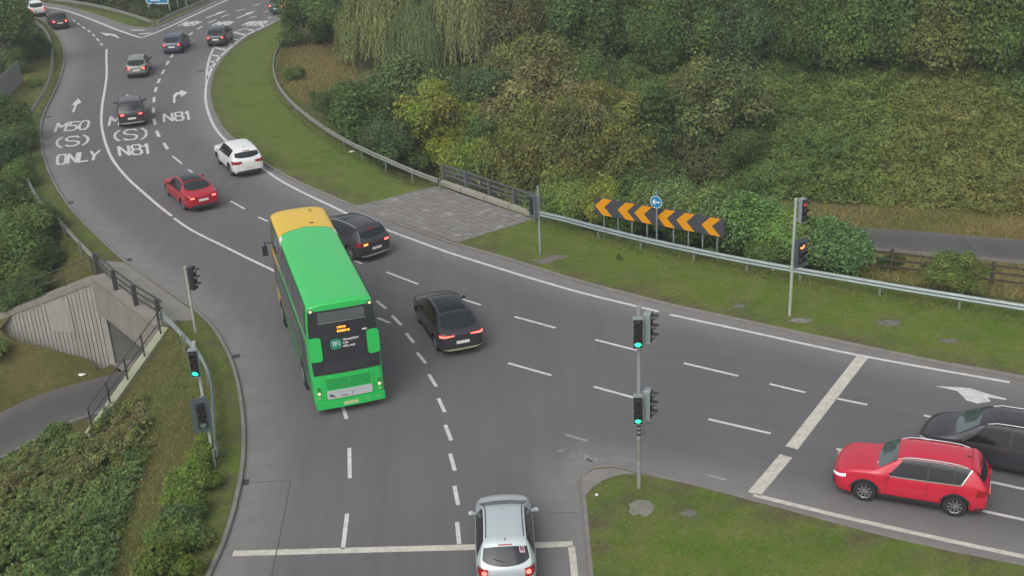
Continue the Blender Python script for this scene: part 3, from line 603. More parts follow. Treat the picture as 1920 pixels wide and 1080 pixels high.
guard_rail(resample(Gs([(297, 41), (330, 23), (370, 7), (410, -10)], RZ), 1.5), 'far barrier below the blue direction sign', M['galv_old'], face=-1)
def railing(name, posts, zg, zrails, h, ps, rr, m, lab, flatposts=False, group=None, post_d=None, ext_to=None):
    root = empty(name, (posts[0].x, posts[0].y, 0)); tag(root, lab, 'railing', group); inv = Matrix.Translation((-posts[0].x, -posts[0].y, 0))
    for p, z in zip(posts, zg):
        mb = MB(); d = (posts[-1]-posts[0]).normalized(); mb.box((p.x, p.y, z+h/2-.05), (ps, ps*(1.4 if flatposts else 1), h+.1), (d, Vector((-d.y, d.x, 0)), Vector((0, 0, 1))))
        if flatposts: mb.box((p.x, p.y, z+.01), (ps*2.2, ps*2.4, .04), (d, Vector((-d.y, d.x, 0)), Vector((0, 0, 1))))
        o = mb.build('post', m, root); o.matrix_parent_inverse = inv
    for hz in zrails:
        mb = MB(); pts = [Vector((p.x, p.y, z+hz)) for p, z in zip(posts, zg)]
        if flatposts: d = (posts[-1]-posts[0]).normalized(); n = Vector((-d.y, d.x, 0)); s = 1 if n.x > 0 else -1; pts = [p+n*s*(ps*.7) for p in pts]; pts = [pts[0]-d*.3]+pts+[pts[-1]+d*.3]
        if rr > .03: 
            for a, b in zip(pts[:-1], pts[1:]): mb.bar(a, b, rr*1.2, rr*2.2)
        else: mb.tube(pts, rr, 6)
        o = mb.build('rail', m, root); o.matrix_parent_inverse = inv
    return root
pp = [G(184, 513, .2), G(218, 545, .2), G(256, 574, .2), G(300, 602, .2)]
railing('parapet_railing', pp, [.18]*4, (.98, .66, .36), 1.02, .13, .035, M['rail_dark'], 'dark parapet railing with four thick posts on the underpass headwall', True, 'dark parapet railings over the underpass')
pr_ = [(C+hn*0).lerp(D, t) for t in (0, .25, .5, .75, 1)]; pr_ = [p+Vector((.35, .45, 0)) for p in pr_]
rr_ = railing('parapet_railing', pr_, [.12]*5, (.88, .60, .34), .92, .12, .04, M['rail_mid'], 'long dark parapet railing behind the paving slabs', True, 'dark parapet railings over the underpass')
plr = empty('plinth', tuple(pr_[0])); tag(plr, 'low pale concrete plinth at the foot of the dark parapet railing', 'plinth')
for t0, t1 in ((0, .235), (.245, .49), (.50, .74), (.75, 1)):
    o = Vector((-.14, -.19, 0)); mb = MB(); mb.bar(pr_[0].lerp(pr_[-1], t0)-pr_[0]+o, pr_[0].lerp(pr_[-1], t1)-pr_[0]+o, .34, .22); mb.build('plinth_block', M['plinth'], plr)
mb = MB()
q = [p+Vector((.06, .07, 0)) for p in pr_]
for t in np.linspace(0, 1, 78):
    p = q[0].lerp(q[-1], t); mb.box((p.x, p.y, .56), (.016, .016, .8))
o = mb.build('infill_bars', M['rail_mid'], rr_); o.matrix_parent_inverse = Matrix.Translation((-pr_[0].x, -pr_[0].y, 0)); o['kind'] = 'stuff'
# handrails down the wing walls
sA = [.25, 1.75, 3.25, 4.75, 6.25]; railing('handrail', [A+dA*s-nA*.3 for s in sA], [topA(s) for s in sA], (1.0, .55), 1.02, .05, .025, M['rail_dark'], 'two-bar handrail above the ribbed wing wall', group='handrails on the underpass wing walls')
sB = [.35, 1.55, 2.75, 3.95, 5.15]; railing('handrail', [B+dB*s-nB*.15 for s in sB], [topB(s) for s in sB], (1.0, .55), 1.02, .05, .025, M['rail_dark'], 'two-bar handrail sloping down beside the grass to the path', group='handrails on the underpass wing walls')
# timber post and rail fence by the far path
fpts = [G(1440, 500, -1.2), G(1530, 515, -1.2), G(1668, 526, -1.25), G(1752, 538, -1.25), G(1857, 551, -1.25), G(1960, 567, -1.25), G(2060, 580, -1.25), G(2170, 595, -1.25), G(2280, 610, -1.25)]
fz = [Hs(p.x, p.y) for p in fpts]
fr = empty('timber_fence', (fpts[0].x, fpts[0].y, 0)); tag(fr, 'dark timber post and rail fence between barrier and path', 'fence'); inv = Matrix.Translation((-fpts[0].x, -fpts[0].y, 0))
for p, z in zip(fpts, fz): mb = MB(); mb.box((p.x, p.y, z+.5), (.13, .13, 1.4)); mb.build('post', M['wood'], fr).matrix_parent_inverse = inv
for hz in (1.05, .72, .38):
    for a, b, za, zb_ in zip(fpts[:-1], fpts[1:], fz[:-1], fz[1:]):
        mb = MB(); mb.bar(Vector((a.x, a.y-.08, za+hz)), Vector((b.x, b.y-.08, zb_+hz)), .04, .10); mb.build('rail', M['wood'], fr).matrix_parent_inverse = inv
# grey board fence at the far left
bp0, bp1 = G(42, 158, 0), G(-6, 205, 0); bf = empty('board_fence', (bp0.x, bp0.y, 0)); tag(bf, 'grey upright board fence at the edge of the far verge', 'fence'); inv = Matrix.Translation((-bp0.x, -bp0.y, 0))
nb = 16
for i in range(nb):
    p = bp0.lerp(bp1, i/(nb-1)); z = Hs(p.x, p.y); h = 1.75+random.uniform(-.05, .05); d = (bp1-bp0).normalized(); mb = MB(); mb.box((p.x, p.y, z+h/2-.1), ((bp1-bp0).length/(nb-1)*.86, .04, h+.2), (d, Vector((-d.y, d.x, 0)), Vector((0, 0, 1)))); mb.build('board', M['fence_grey'], bf).matrix_parent_inverse = inv
mb = MB(); mb.bar(Vector((bp0.x, bp0.y, Hs(bp0.x, bp0.y)+1.2))+Vector((-.06, .06, 0)), Vector((bp1.x, bp1.y, Hs(bp1.x, bp1.y)+1.2))+Vector((-.06, .06, 0)), .06, .1); mb.build('rail', M['wood'], bf).matrix_parent_inverse = inv

# ------------------------------------------------------------------ traffic signals
def signal_head(parent, p, yaw, lit, board=None, housing='head_grey', h=.98, wd=.30, k=1.):
    """three lights stacked, facing yaw (direction the lenses look), centred at p (relative to parent)"""
    f = Vector((math.cos(yaw), math.sin(yaw), 0)); s = Vector((-f.y, f.x, 0)); p = Vector(p); Z = Vector((0, 0, 1))
    mb = MB(); hh = h/2; pts = [(-.5, -1), (.5, -1), (.5, .94), (.36, 1), (-.36, 1), (-.5, .94)]
    mb.prism([(a*wd, b*hh) for a, b in pts], p-f*.10, s, Z, f, .20); hd_ = mb.build('signal_head', M[housing], parent)
    mb = MB(); mb.box(p+f*.105, (.012, wd*.9, h*.92), (f, s, Z)); mb.build('front_plate', M['black_plastic'], hd_)
    if board:
        mb = MB(); mb.prism([(a*board[0]/2, b*board[1]/2) for a, b in ((-1, -.93), (-.9, -1), (.9, -1), (1, -.93), (1, .93), (.9, 1), (-.9, 1), (-1, .93))], p+f*.06, s, Z, f, .015); mb.build('backboard', M['backboard'], hd_)
    for i, nm in enumerate(('red', 'amber', 'green')):
        c = p+Z*((1-i)*h*.31)+f*.115; r = .105*k
        mb = MB(); mb.cyl(c, r, .02, f, 14); mb.build('lens', M[lit.get(nm, 'lens_off')], hd_)
        mb = MB(); v = []; ff = []; N = 11
        for j in range(N):
            t = math.radians(-28+236*j/(N-1))
            for dd, rr2 in ((0, 1.12), (.20*(.35+.65*max(0, math.sin(t))) if False else .19, 1.12), (.19, 1.2), (0, 1.2)):
                e = dd*(1 if 0 <= math.sin(t) else .35); v.append(c-f*.01+s*(math.cos(t)*r*rr2)+Z*(math.sin(t)*r*rr2)+f*e)
        for j in range(N-1):
            for q in range(4): ff.append((j*4+q, j*4+(q+1) % 4, (j+1)*4+(q+1) % 4, (j+1)*4+q))
        mb.add(v, ff); mb.build('visor', M['black_plastic'], hd_)
    return hd_
def bracket(parent, a, b): mb = MB(); mb.bar(a, b, .05, .06); mb.build('bracket', M['head_grey'], parent)
def signal_pole(base, h, lab, r=.057, m='pole', zg=None):
    root = empty('traffic_signal', (base.x, base.y, 0)); tag(root, lab, 'traffic signal', 'traffic signals of the junction'); z0 = Hs(base.x, base.y) if zg is None else zg
    mb = MB(); mb.tube([(0, 0, z0-.3), (0, 0, h)], r, 12); mb.cyl((0, 0, h+.02), r*1.2, .06, n=12); mb.build('pole', M[m], root, True); return root
CAMD = lambda b: math.atan2(-b.y, -b.x)
b_ = G(1198, 920); c_ = signal_pole(b_, 6.3, 'tall signal pole with four heads on the near grass island', .06, 'pole')
mb = MB(); mb.cyl((0, 0, 1.5), .075, .75, n=12); mb.build('sleeve', M['galv_old'], c_)
for z in (2.05, 2.2, 2.35): mb = MB(); mb.cyl((0, 0, z), .078, .05, n=10); mb.build('clamp_band', M['black_plastic'], c_)
mb = MB(); mb.tube([(.06, 0, 2.3), (.25, -.02, 2.42), (.42, 0, 2.38)], .008, 5); mb.tube([(.06, 0, 2.1), (.2, -.02, 2.0), (.16, 0, 2.18)], .008, 5); mb.build('loose_wire', M['black_plastic'], c_)
yc = math.radians(-96); yr = math.radians(-22)
for z in (5.58, 3.02):
    signal_head(c_, (-.05, -.20, z), yc, {'green': 'lens_green'}); signal_head(c_, (.27, -.02, z+.08), yr, {})
    for dz in (-.35, .45): bracket(c_, (0, 0, z+dz), (-.03, -.12, z+dz)); bracket(c_, (0, 0, z+dz), (.2, 0, z+dz))
b_ = G(1480, 596); c_ = signal_pole(b_, 5.05, 'slim pale signal pole by the round bushes, lower light lit orange', .062, 'pole_pale')
signal_head(c_, (.27, -.03, 4.62), math.radians(-60), {'red': 'lens_red'}, housing='head_grey', wd=.27); 
for dz in (4.2, 5.0): bracket(c_, (0, 0, dz), (.22, 0, dz))
signal_head(c_, (.25, -.05, 2.86), math.radians(-62), {'red': 'lens_amber', 'amber': 'lens_off'}, board=(.60, 1.24), housing='backboard', k=1.2); bracket(c_, (0, 0, 2.6), (.2, 0, 2.6))
b_ = G(1013, 480); c_ = signal_pole(b_, 3.35, 'signal pole with dark backboard between paving and chevron board', .055, 'pole')
signal_head(c_, (-.22, -.06, 2.55), math.radians(-150), {}, board=(.58, 1.22)); bracket(c_, (0, 0, 2.4), (-.2, 0, 2.4))
b_ = G(368, 628); c_ = signal_pole(b_, 3.0, 'signal pole with three dark hoods beside the underpass parapet', .055, 'pole_pale')
signal_head(c_, (.24, 0, 2.55), math.radians(-15), {'red': 'lens_off'}, housing='black_plastic'); bracket(c_, (0, 0, 2.8), (.22, 0, 2.8)); bracket(c_, (0, 0, 2.3), (.22, 0, 2.3))
b_ = G(402, 870); c_ = signal_pole(b_, 4.5, 'signal pole with green light and large grey backboard by the yellow-green hedge', .055, 'pole_pale')
signal_head(c_, (-.03, -.2, 3.9), math.radians(-84), {'green': 'lens_green'}); signal_head(c_, (-.1, -.2, 2.02), math.radians(-72), {'green': 'lens_pale'}, board=(.60, 1.25), k=1.15, housing='backboard')
for z in (3.5, 4.3, 1.6, 2.6): bracket(c_, (0, 0, z), (-.05, -.16, z))

# ------------------------------------------------------------------ signs
base = [G(1133, 448), G(1155, 456), G(1181, 461), G(1207, 468), G(1260, 475), G(1287, 481), G(1315, 485), G(1344, 489)]
cs = empty('chevron_board', (base[0].x, base[0].y, 0)); tag(cs, 'long dark board with six orange chevrons pointing to the underpass side', 'sign board'); inv = Matrix.Translation((-base[0].x, -base[0].y, 0))
e0, e1 = base[0], base[-1]; X = (e1-e0).normalized(); N = Vector((X.y, -X.x, 0)); Z = Vector((0, 0, 1)); Lb = (e1-e0).length
for i, p in enumerate(base):
    q = e0+X*(p-e0).dot(X); mb = MB(); mb.tube([(q.x, q.y, -.2), (q.x, q.y, 2.12)], .038, 8); mb.build('post', M['galv'], cs).matrix_parent_inverse = inv
zc0, zc1 = 1.22, 2.08; o0 = e0-X*.45+N*.05; Ltot = Lb+.45+.32
mb = MB(); mb.prism([(0, zc0), (Ltot, zc0), (Ltot, zc1), (0, zc1)], o0, X, Z, N, .03); mb.build('board', M['sign_dark'], cs).matrix_parent_inverse = inv
for c0 in [(1113+i) for i in ()]: pass
hB = zc1-zc0
for t in (.0, .185, .318, .497, .645, .835):
    a = .02+t*(Ltot); w_ = .50; s = .42; hb_ = hB-.03
    pts = [(a, zc0+hB/2), (a+s, zc0+.012), (a+s+w_, zc0+.012), (a+w_, zc0+hB/2), (a+s+w_, zc1-.012), (a+s, zc1-.012)]
    mb = MB(); mb.prism(pts, o0+N*.031, X, Z, N, .006); mb.build('chevron', M['sign_orange'], cs).matrix_parent_inverse = inv
b_ = G(1231, 472); ks = empty('keep_left_sign', (b_.x, b_.y, 0)); tag(ks, 'round blue sign with white arrow above the chevron board', 'road sign')
mb = MB(); mb.tube([(0, 0, -.2), (0, 0, 3.0)], .04, 8); mb.build('post', M['galv'], ks)
mb = MB(); mb.cyl(N*.07+Z*2.46, .30, .02, N, 28); d_ = mb.build('disc', M['sign_blue'], ks)
mb = MB(); v = []; ff = []
for j in range(29):
    t = 2*math.pi*j/28; 
    for rr2 in (.27, .297): v.append(N*.083+Z*2.46+X*math.cos(t)*rr2+Z*math.sin(t)*rr2)
for j in range(28): ff.append((2*j, 2*j+1, 2*j+3, 2*j+2))
mb.add(v, ff); mb.build('border', M['sign_white'], d_)
mb = MB(); mb.prism([(-.2, .0), (-.06, -.14), (-.02, -.10), (-.09, -.03), (.2, -.03), (.2, .03), (-.09, .03), (-.02, .10), (-.06, .14)], N*.082+Z*2.46, X, Z, N, .004); mb.build('arrow', M['sign_white'], d_)
# far direction signs
def board_sign(px0, px1, y, zb, hgt, m, posts, lab, fy=-1):
    a = G(px0, y); b = G(px1, y); root = empty('direction_sign', (a.x, a.y, 0)); tag(root, lab, 'road sign', 'far direction signs'); inv = Matrix.Translation((-a.x, -a.y, 0))
    X = (b-a).normalized(); N = Vector((X.y, -X.x, 0)); Lb = (b-a).length; Z = Vector((0, 0, 1))
    for t in posts: p = a.lerp(b, t); mb = MB(); mb.tube([(p.x, p.y, -.3), (p.x, p.y, zb+hgt*.8)], .07, 8); mb.build('post', M['pole'], root).matrix_parent_inverse = inv
    mb = MB(); mb.prism([(0, zb+.18), (.18, zb), (Lb-.18, zb), (Lb, zb+.18), (Lb, zb+hgt), (0, zb+hgt)], a+N*.1, X, Z, N, .03); bd = mb.build('board', M['sign_white'], root); bd.matrix_parent_inverse = inv
    mb = MB(); mb.prism([(.09, zb+.22), (.22, zb+.09), (Lb-.22, zb+.09), (Lb-.09, zb+.22), (Lb-.09, zb+hgt-.09), (.09, zb+hgt-.09)], a+N*.132, X, Z, N, .004); mb.build('panel', m, root).matrix_parent_inverse = inv
    mb = MB(); mb.prism([(.5, zb+.28), (Lb-.9, zb+.28), (Lb-.9, zb+.36), (.5, zb+.36)], a+N*.138, X, Z, N, .003); mb.build('lettering', M['sign_white'], root).matrix_parent_inverse = inv
    return root
board_sign(279, 321, 27, 1.05, 3.2, M['sign_blue'], (.06, .5, .97), 'blue direction sign on three posts in the far grass wedge')
board_sign(334, 352, 19, 1.35, 3.0, M['sign_green'], (.05, .95), 'smaller direction sign beyond the blue one by the far barrier')
b_ = G(-8, 352, -.2); sg = empty('verge_sign', (b_.x, b_.y, 0)); tag(sg, 'green sign edge standing in the bushes at the verge', 'road sign')
mb = MB(); mb.tube([(0, 0, -1), (0, 0, 2.6)], .05, 8); mb.build('post', M['pole'], sg); mb = MB(); mb.box((0, -.06, 1.75), (.75, .03, 1.5)); mb.build('panel', M['sign_green'], sg); mb = MB(); mb.box((0, -.08, 1.0), (.75, .01, .05)); mb.box((.35, -.08, 1.75), (.05, .01, 1.5)); mb.build('border', M['sign_white'], sg)
# small litter and pads
for (x, y, z, s, lab) in [(152, 699, None, .22, 'white crumpled litter on the grass by the ribbed wall'), (1119, 931, None, .10, 'pale stone on the island grass by the kerb'), (1449, 509, None, .13, 'white scrap on the grass below the barrier'), (660, 286, None, .3, 'torn white sheet lying under the curved barrier'), (41, 387, None, .22, 'pale litter among the bushes by the far verge')]:
    zg = -.0
    for _ in range(6): p = G(x, y, zg); zg = Hs(p.x, p.y)
    v = []; 
    rr2 = random.Random(x)
    for k in range(7): t = 2*math.pi*k/7; v.append((p.x+math.cos(t)*s*rr2.uniform(.5, 1), p.y+math.sin(t)*s*.7*rr2.uniform(.5, 1), zg+.03+rr2.uniform(0, .06)))
    v.append((p.x, p.y, zg+.12)); v.append((p.x, p.y, zg)); tag(link('litter', meshd('litter', v, [(k, (k+1) % 7, 7) for k in range(7)]+[((k+1) % 7, k, 8) for k in range(7)]), M['litter']), lab, 'litter')
def padpatch(px, py, rx, ry, m, z=.025):
    p = G(px, py, ZV); v = [(p.x, p.y, ZV+z)]; rr2 = random.Random(px); n = 16
    for k in range(n): t = 2*math.pi*k/n; q = rr2.uniform(.72, 1.15); v.append((p.x+math.cos(t)*rx*q, p.y+math.sin(t)*ry*q, ZV+.003))
    link('worn_patch', meshd('worn_patch', v, [(0, 1+k, 1+(k+1) % n) for k in range(n)], True), m, ground)
for a in [(1204, 951, .42, .5, M['footway']), (1022, 489, .55, .35, M['soil']), (1046, 482, .5, .3, M['soil']), (1503, 601, .5, .25, M['footway']), (1668, 606, .5, .28, M['soil']), (1386, 574, .3, .2, M['soil']), (1292, 962, .25, .2, M['soil']), (1780, 639, .4, .2, M['soil'])]: padpatch(*a)
# ------------------------------------------------------------------ vehicles
def pchip(xs, ys):
    xs = np.array(xs, float); ys = np.array(ys, float); h = np.diff(xs); d = np.diff(ys)/h; m = np.zeros(len(xs))
    for i in range(1, len(xs)-1):
        if d[i-1]*d[i] > 0: w1 = 2*h[i]+h[i-1]; w2 = h[i]+2*h[i-1]; m[i] = (w1+w2)/(w1/d[i-1]+w2/d[i])
    m[0] = d[0]; m[-1] = d[-1]
    def f(x):
        x = np.clip(np.asarray(x, float), xs[0], xs[-1]); i = np.clip(np.searchsorted(xs, x)-1, 0, len(h)-1); t = (x-xs[i])/h[i]
        return ((1+2*t)*(1-t)**2*ys[i]+t*(1-t)**2*h[i]*m[i]+t*t*(3-2*t)*ys[i+1]+t*t*(t-1)*h[i]*m[i+1])
    return f
M['glass'] = mat('car_glass', (.012, .014, .016), .10, spec=.38); M['glass_pale'] = mat('windscreen_glass', (.07, .10, .095), .08, spec=.7, coat=.4)
M['glass_rear'] = mat('rear_glass', (.018, .022, .025), .10, spec=.5)
M['tyre'] = mat('tyre_rubber', (.022, .022, .022), .85); M['rim'] = mat('alloy_rim', (.42, .42, .43), .35, metal=.7); M['rim_dark'] = mat('dark_rim', (.05, .05, .055), .4, metal=.4)
M['trim'] = mat('dark_trim', (.03, .03, .032), .6); M['chrome'] = mat('satin_chrome', (.62, .63, .64), .25, metal=.8); M['plate'] = mat('number_plate', (.72, .72, .66), .5)
M['tail'] = mat('tail_lamp', (.30, .012, .012), .2, coat=.6); M['brake'] = mat('brake_lamp_lit', (.6, .05, .05), .3, emit=(1., .13, .11), estr=3.0)
M['tail_lit'] = mat('tail_lamp_lit', (.5, .03, .03), .3, emit=(1., .07, .06), estr=.55)
M['amber'] = mat('indicator_lit', (.8, .25, .03), .3, emit=(1., .35, .08), estr=2.2); M['headlamp'] = mat('headlamp', (.62, .64, .60), .15, coat=.6); M['headlamp_lit'] = mat('headlamp_lit', (.7, .7, .72), .2, emit=(1, 1, 1), estr=.35)
def paint(name, col, metal=.15, rough=.38): return mat(name, col, rough, metal=metal, spec=.5, coat=.55)
CARS = {
 'suv': dict(L=4.38, W=1.86, top=[(0, .86), (.02, 1.00), (.08, 1.10), (.36, 1.52), (.46, 1.60), (.60, 1.635), (1.4, 1.68), (2.1, 1.665), (2.60, 1.58), (2.92, 1.38), (3.25, 1.18), (3.75, 1.11), (4.10, 1.03), (4.28, .92), (4.36, .78), (4.38, .66)],
    belt=[(0, .86), (.08, 1.04), (.5, 1.12), (1.2, 1.10), (2.6, 1.06), (3.25, 1.06), (3.9, 1.02), (4.2, .92), (4.33, .80), (4.38, .64)], wid=[(0, .76), (.05, .84), (.18, .885), (.6, .92), (1.2, .93), (3.2, .93), (3.95, .92), (4.2, .87), (4.32, .77), (4.38, .64)],
    roofw=.64, rear=(.11, .37), front=(2.64, 3.20), wheels=(.86, 3.50, .362), sides=[((.78, .91), (.50, .94)), ((.95, 1.68), (.98, 1.68)), ((1.74, 2.86), (1.74, 2.40))]),
 'hatch': dict(L=3.78, W=1.70, top=[(0, .78), (.03, .92), (.09, .99), (.48, 1.36), (.60, 1.455), (.76, 1.495), (1.3, 1.53), (1.9, 1.51), (2.35, 1.42), (2.75, 1.20), (3.10, 1.02), (3.45, .92), (3.65, .80), (3.75, .66), (3.78, .55)],
    belt=[(0, .76), (.10, .94), (.5, .99), (1.2, .96), (2.4, .92), (3.1, .90), (3.45, .83), (3.66, .72), (3.78, .54)], wid=[(0, .62), (.05, .71), (.16, .785), (.5, .835), (1.1, .85), (2.8, .85), (3.3, .81), (3.56, .72), (3.70, .60), (3.78, .44)],
    roofw=.575, rear=(.08, .53), front=(2.40, 3.04), wheels=(.60, 3.06, .305), sides=[((.50, .76), (.66, .82)), ((.82, 1.44), (.88, 1.44)), ((1.50, 2.62), (1.50, 2.18))]),
 'sedan': dict(L=4.70, W=1.86, top=[(0, .86), (.02, .97), (.10, 1.03), (.30, 1.06), (.55, 1.11), (1.1, 1.30), (1.65, 1.42), (2.2, 1.445), (2.7, 1.40), (3.1, 1.24), (3.62, .98), (4.2, .88), (4.52, .76), (4.66, .62), (4.70, .52)],
    belt=[(0, .86), (.1, .97), (.6, 1.0), (1.4, .97), (2.7, .92), (3.6, .89), (4.3, .80), (4.55, .70), (4.70, .50)], wid=[(0, .72), (.05, .79), (.2, .86), (.7, .91), (1.3, .93), (3.4, .93), (4.1, .90), (4.45, .82), (4.62, .70), (4.70, .56)],
    roofw=.58, rear=(.52, 1.36), front=(2.75, 3.52), wheels=(.96, 3.84, .335), sides=[((1.02, 1.35), (1.38, 1.46)), ((1.40, 2.05), (1.52, 2.05)), ((2.11, 3.18), (2.11, 2.70))]),
 'coupe_suv': dict(L=4.55, W=1.84, top=[(0, .92), (.02, 1.02), (.10, 1.07), (.24, 1.10), (.60, 1.29), (1.05, 1.47), (1.6, 1.56), (2.2, 1.575), (2.75, 1.50), (3.1, 1.32), (3.55, 1.08), (4.1, .99), (4.38, .88), (4.51, .74), (4.55, .62)],
    belt=[(0, .92), (.1, 1.03), (.6, 1.08), (1.4, 1.04), (2.6, .99), (3.5, .97), (4.1, .91), (4.4, .80), (4.55, .60)], wid=[(0, .74), (.05, .81), (.2, .87), (.6, .91), (1.2, .92), (3.3, .92), (4.05, .89), (4.35, .81), (4.48, .70), (4.55, .58)],
    roofw=.585, rear=(.22, .98), front=(2.80, 3.48), wheels=(.88, 3.60, .345), sides=[((.78, 1.05), (1.05, 1.14)), ((1.10, 1.85), (1.20, 1.85)), ((1.91, 3.10), (1.91, 2.60))]),
 'mpv': dict(L=4.66, W=1.86, top=[(0, .80), (.03, .96), (.10, 1.08), (.34, 1.52), (.46, 1.60), (.62, 1.63), (1.6, 1.68), (2.5, 1.65), (3.0, 1.55), (3.35, 1.32), (3.80, 1.06), (4.25, .96), (4.50, .84), (4.62, .70), (4.66, .58)],
    belt=[(0, .80), (.1, 1.02), (.5, 1.04), (1.2, 1.02), (2.6, .97), (3.6, .94), (4.2, .88), (4.5, .76), (4.66, .56)], wid=[(0, .74), (.06, .82), (.2, .88), (.6, .92), (1.2, .93), (3.5, .93), (4.15, .90), (4.42, .80), (4.58, .68), (4.66, .54)],
    roofw=.62, rear=(.13, .36), front=(3.04, 3.74), wheels=(.92, 3.66, .33), sides=[((.40, 1.10), (.56, 1.12)), ((1.16, 2.05), (1.18, 2.05)), ((2.11, 3.42), (2.11, 2.80))])}
def build_wheel(R, wd, rim_m, spokes=5):
    mb = MB(); n = 24; prof = [(-wd/2, .62), (-wd/2, .86), (-wd*.42, .97), (-wd*.2, 1.), (wd*.2, 1.), (wd*.42, .97), (wd/2, .86), (wd/2, .62)]
    v = []; f = []
    for k in range(n):
        t = 2*math.pi*k/n
        for y, r in prof: v.append((math.cos(t)*R*r, y, math.sin(t)*R*r))
    m_ = len(prof)
    for k in range(n):
        for j in range(m_-1): f.append((k*m_+j, k*m_+j+1, ((k+1) % n)*m_+j+1, ((k+1) % n)*m_+j))
    mb.add(v, f); mb.cyl((0, 0, 0), R*.63, wd*.55, (0, 1, 0), 20); ty = mb.mesh('wheel', True)
    mr = MB()
    for k in range(spokes):
        t = 2*math.pi*k/spokes; d = Vector((math.cos(t), 0, math.sin(t))); e = Vector((-math.sin(t), 0, math.cos(t))); y = Vector((0, wd*.46, 0))
        mr.add([y+d*R*.08-e*R*.05, y+d*R*.66-e*R*.07, y+d*R*.66+e*R*.03, y+d*R*.08+e*R*.04, y*.6+d*R*.08-e*R*.05, y*.6+d*R*.66-e*R*.07, y*.6+d*R*.66+e*R*.03, y*.6+d*R*.08+e*R*.04], [(0, 1, 2, 3), (0, 4, 5, 1), (3, 2, 6, 7), (1, 5, 6, 2)])
    v = []; f = []
    for k in range(21):
        t = 2*math.pi*k/20
        for r, yy in ((.60, .40), (.66, .47), (.70, .40)): v.append((math.cos(t)*R*r, wd*yy, math.sin(t)*R*r))
    for k in range(20): f += [(k*3, k*3+1, k*3+4, k*3+3), (k*3+1, k*3+2, k*3+5, k*3+4)]
    mr.add(v, f); mr.cyl((0, wd*.44, 0), R*.13, .03, (0, 1, 0), 12)
    return ty, mr.mesh('rim')
def car(kind, name, body_m, rear_pt, head, label, det=2, lamps='brake', cladding=False, rails=None, glassroof=None, chrome=False, rear_style='block', bumper=None, plate=True, low_front='trim', headlit=False, side_glass='glass', rear_glass='glass_rear', front_glass='glass_pale', lip=None, extra=None, cat='car', indicator=False):
    S = CARS[kind]; L, W = S['L'], S['W']; fz = pchip(*zip(*S['top'])); fb = pchip(*zip(*S['belt'])); fw_ = pchip(*zip(*S['wid']))
    flo = pchip([0, .08, .5, 1.2, L-1.2, L-.4, L-.05, L], [.42, .30, .24, .20, .20, .22, .28, .36]); Hm = max(p[1] for p in S['top'])
    root = empty(name, rear_pt, 0); root.rotation_euler = (0, 0, math.atan2(head.y, head.x)); tag(root, label, cat, 'vehicles on the junction')
    def ctrl(x):
        w_, zb, zt, zl = float(fw_(x)), float(fb(x)), float(fz(x)), float(flo(x)); zb = min(zb, zt-.012); dz = zb-zl
        gh = max(0., zt-zb); g = min(1., gh/(Hm-zb+1e-6)) if gh > .03 else 0.; ze = zb+gh*(.93 if gh > .12 else .7)-.02*g; yb = w_*.955; ye = yb*.95+(S['roofw']*w_/(W/2)*1.0-yb*.95)*g**.9
        ym = (yb+ye)/2+.02*g; zm = (zb+ze)/2
        return ([0, .80*w_, .945*w_, w_, .992*w_, yb, ym, ye, .74*ye, .38*ye, 0], [zl, zl, zl+.055, zl+.42*dz, zl+.78*dz, zb, zm, ze, zt-.014-.01*g, zt-.003, zt])
    IDX = np.arange(11); cache = {}
    def sec(x):
        k = round(x, 4)
        if k not in cache: y, z = ctrl(x); cache[k] = (pchip(IDX, y), pchip(IDX, z))
        return cache[k]
    def bulge(x, y):
        q = 1-min(1., (y/(W/2))**2); return x-.07*q*max(0., 1-x/.8)+.16*q*max(0., 1-(L-x)/1.1)
    def P(x, v, off=0., s=1):
        a, b = sec(x); y, z = float(a(v)), float(b(v))
        if off:
            e = .02; dy, dz2 = float(a(min(10, v+e)))-float(a(max(0, v-e))), float(b(min(10, v+e)))-float(b(max(0, v-e))); l = math.hypot(dy, dz2) or 1.; ny, nz = dz2/l, -dy/l
            x2 = min(L, x+.02); x1 = max(0, x-.02); a1, b1 = sec(x1); a2, b2 = sec(x2); dx = x2-x1; gx = -((float(a2(v))-float(a1(v)))*ny+(float(b2(v))-float(b1(v)))*nz)/dx; ll = math.sqrt(1+gx*gx)
            x += off*gx/ll; y += off*ny/ll; z += off*nz/ll
        return (bulge(x, y), y*s, z)
    def side_y(x, z):
        y, zz_ = ctrl(x); return float(np.interp(z, zz_[1:6], y[1:6]))
    # stations denser at both ends
    st = np.unique(np.round(np.concatenate([np.array([0, .015, .035, .06, .09, .13, .18, .24]), np.linspace(.30, L-.3, 38 if det > 1 else 24), L-np.array([.24, .18, .12, .08, .045, .02, 0])]), 4)); vs = np.array([0, 1, 1.5, 2, 2.5, 3, 3.5, 4, 4.5, 4.8, 5, 5.25, 5.7, 6.2, 6.7, 6.9, 7, 7.15, 7.5, 8, 8.6, 9.3, 10])
    bm = bmesh.new(); rows = []
    for x in st:
        a, b = sec(x); ys, zs = a(vs), b(vs); r = [bm.verts.new((bulge(x, y), y, z)) for y, z in zip(ys, zs)]; l = [bm.verts.new((bulge(x, y), -y, z)) for y, z in zip(ys, zs)]; rows.append((r, l))
    for i in range(len(st)-1):
        for sd_ in (0, 1):
            a, b = rows[i][sd_], rows[i+1][sd_]
            for k in range(len(vs)-1):
                q = (a[k], b[k], b[k+1], a[k+1]); bm.faces.new(q if sd_ == 0 else q[::-1])
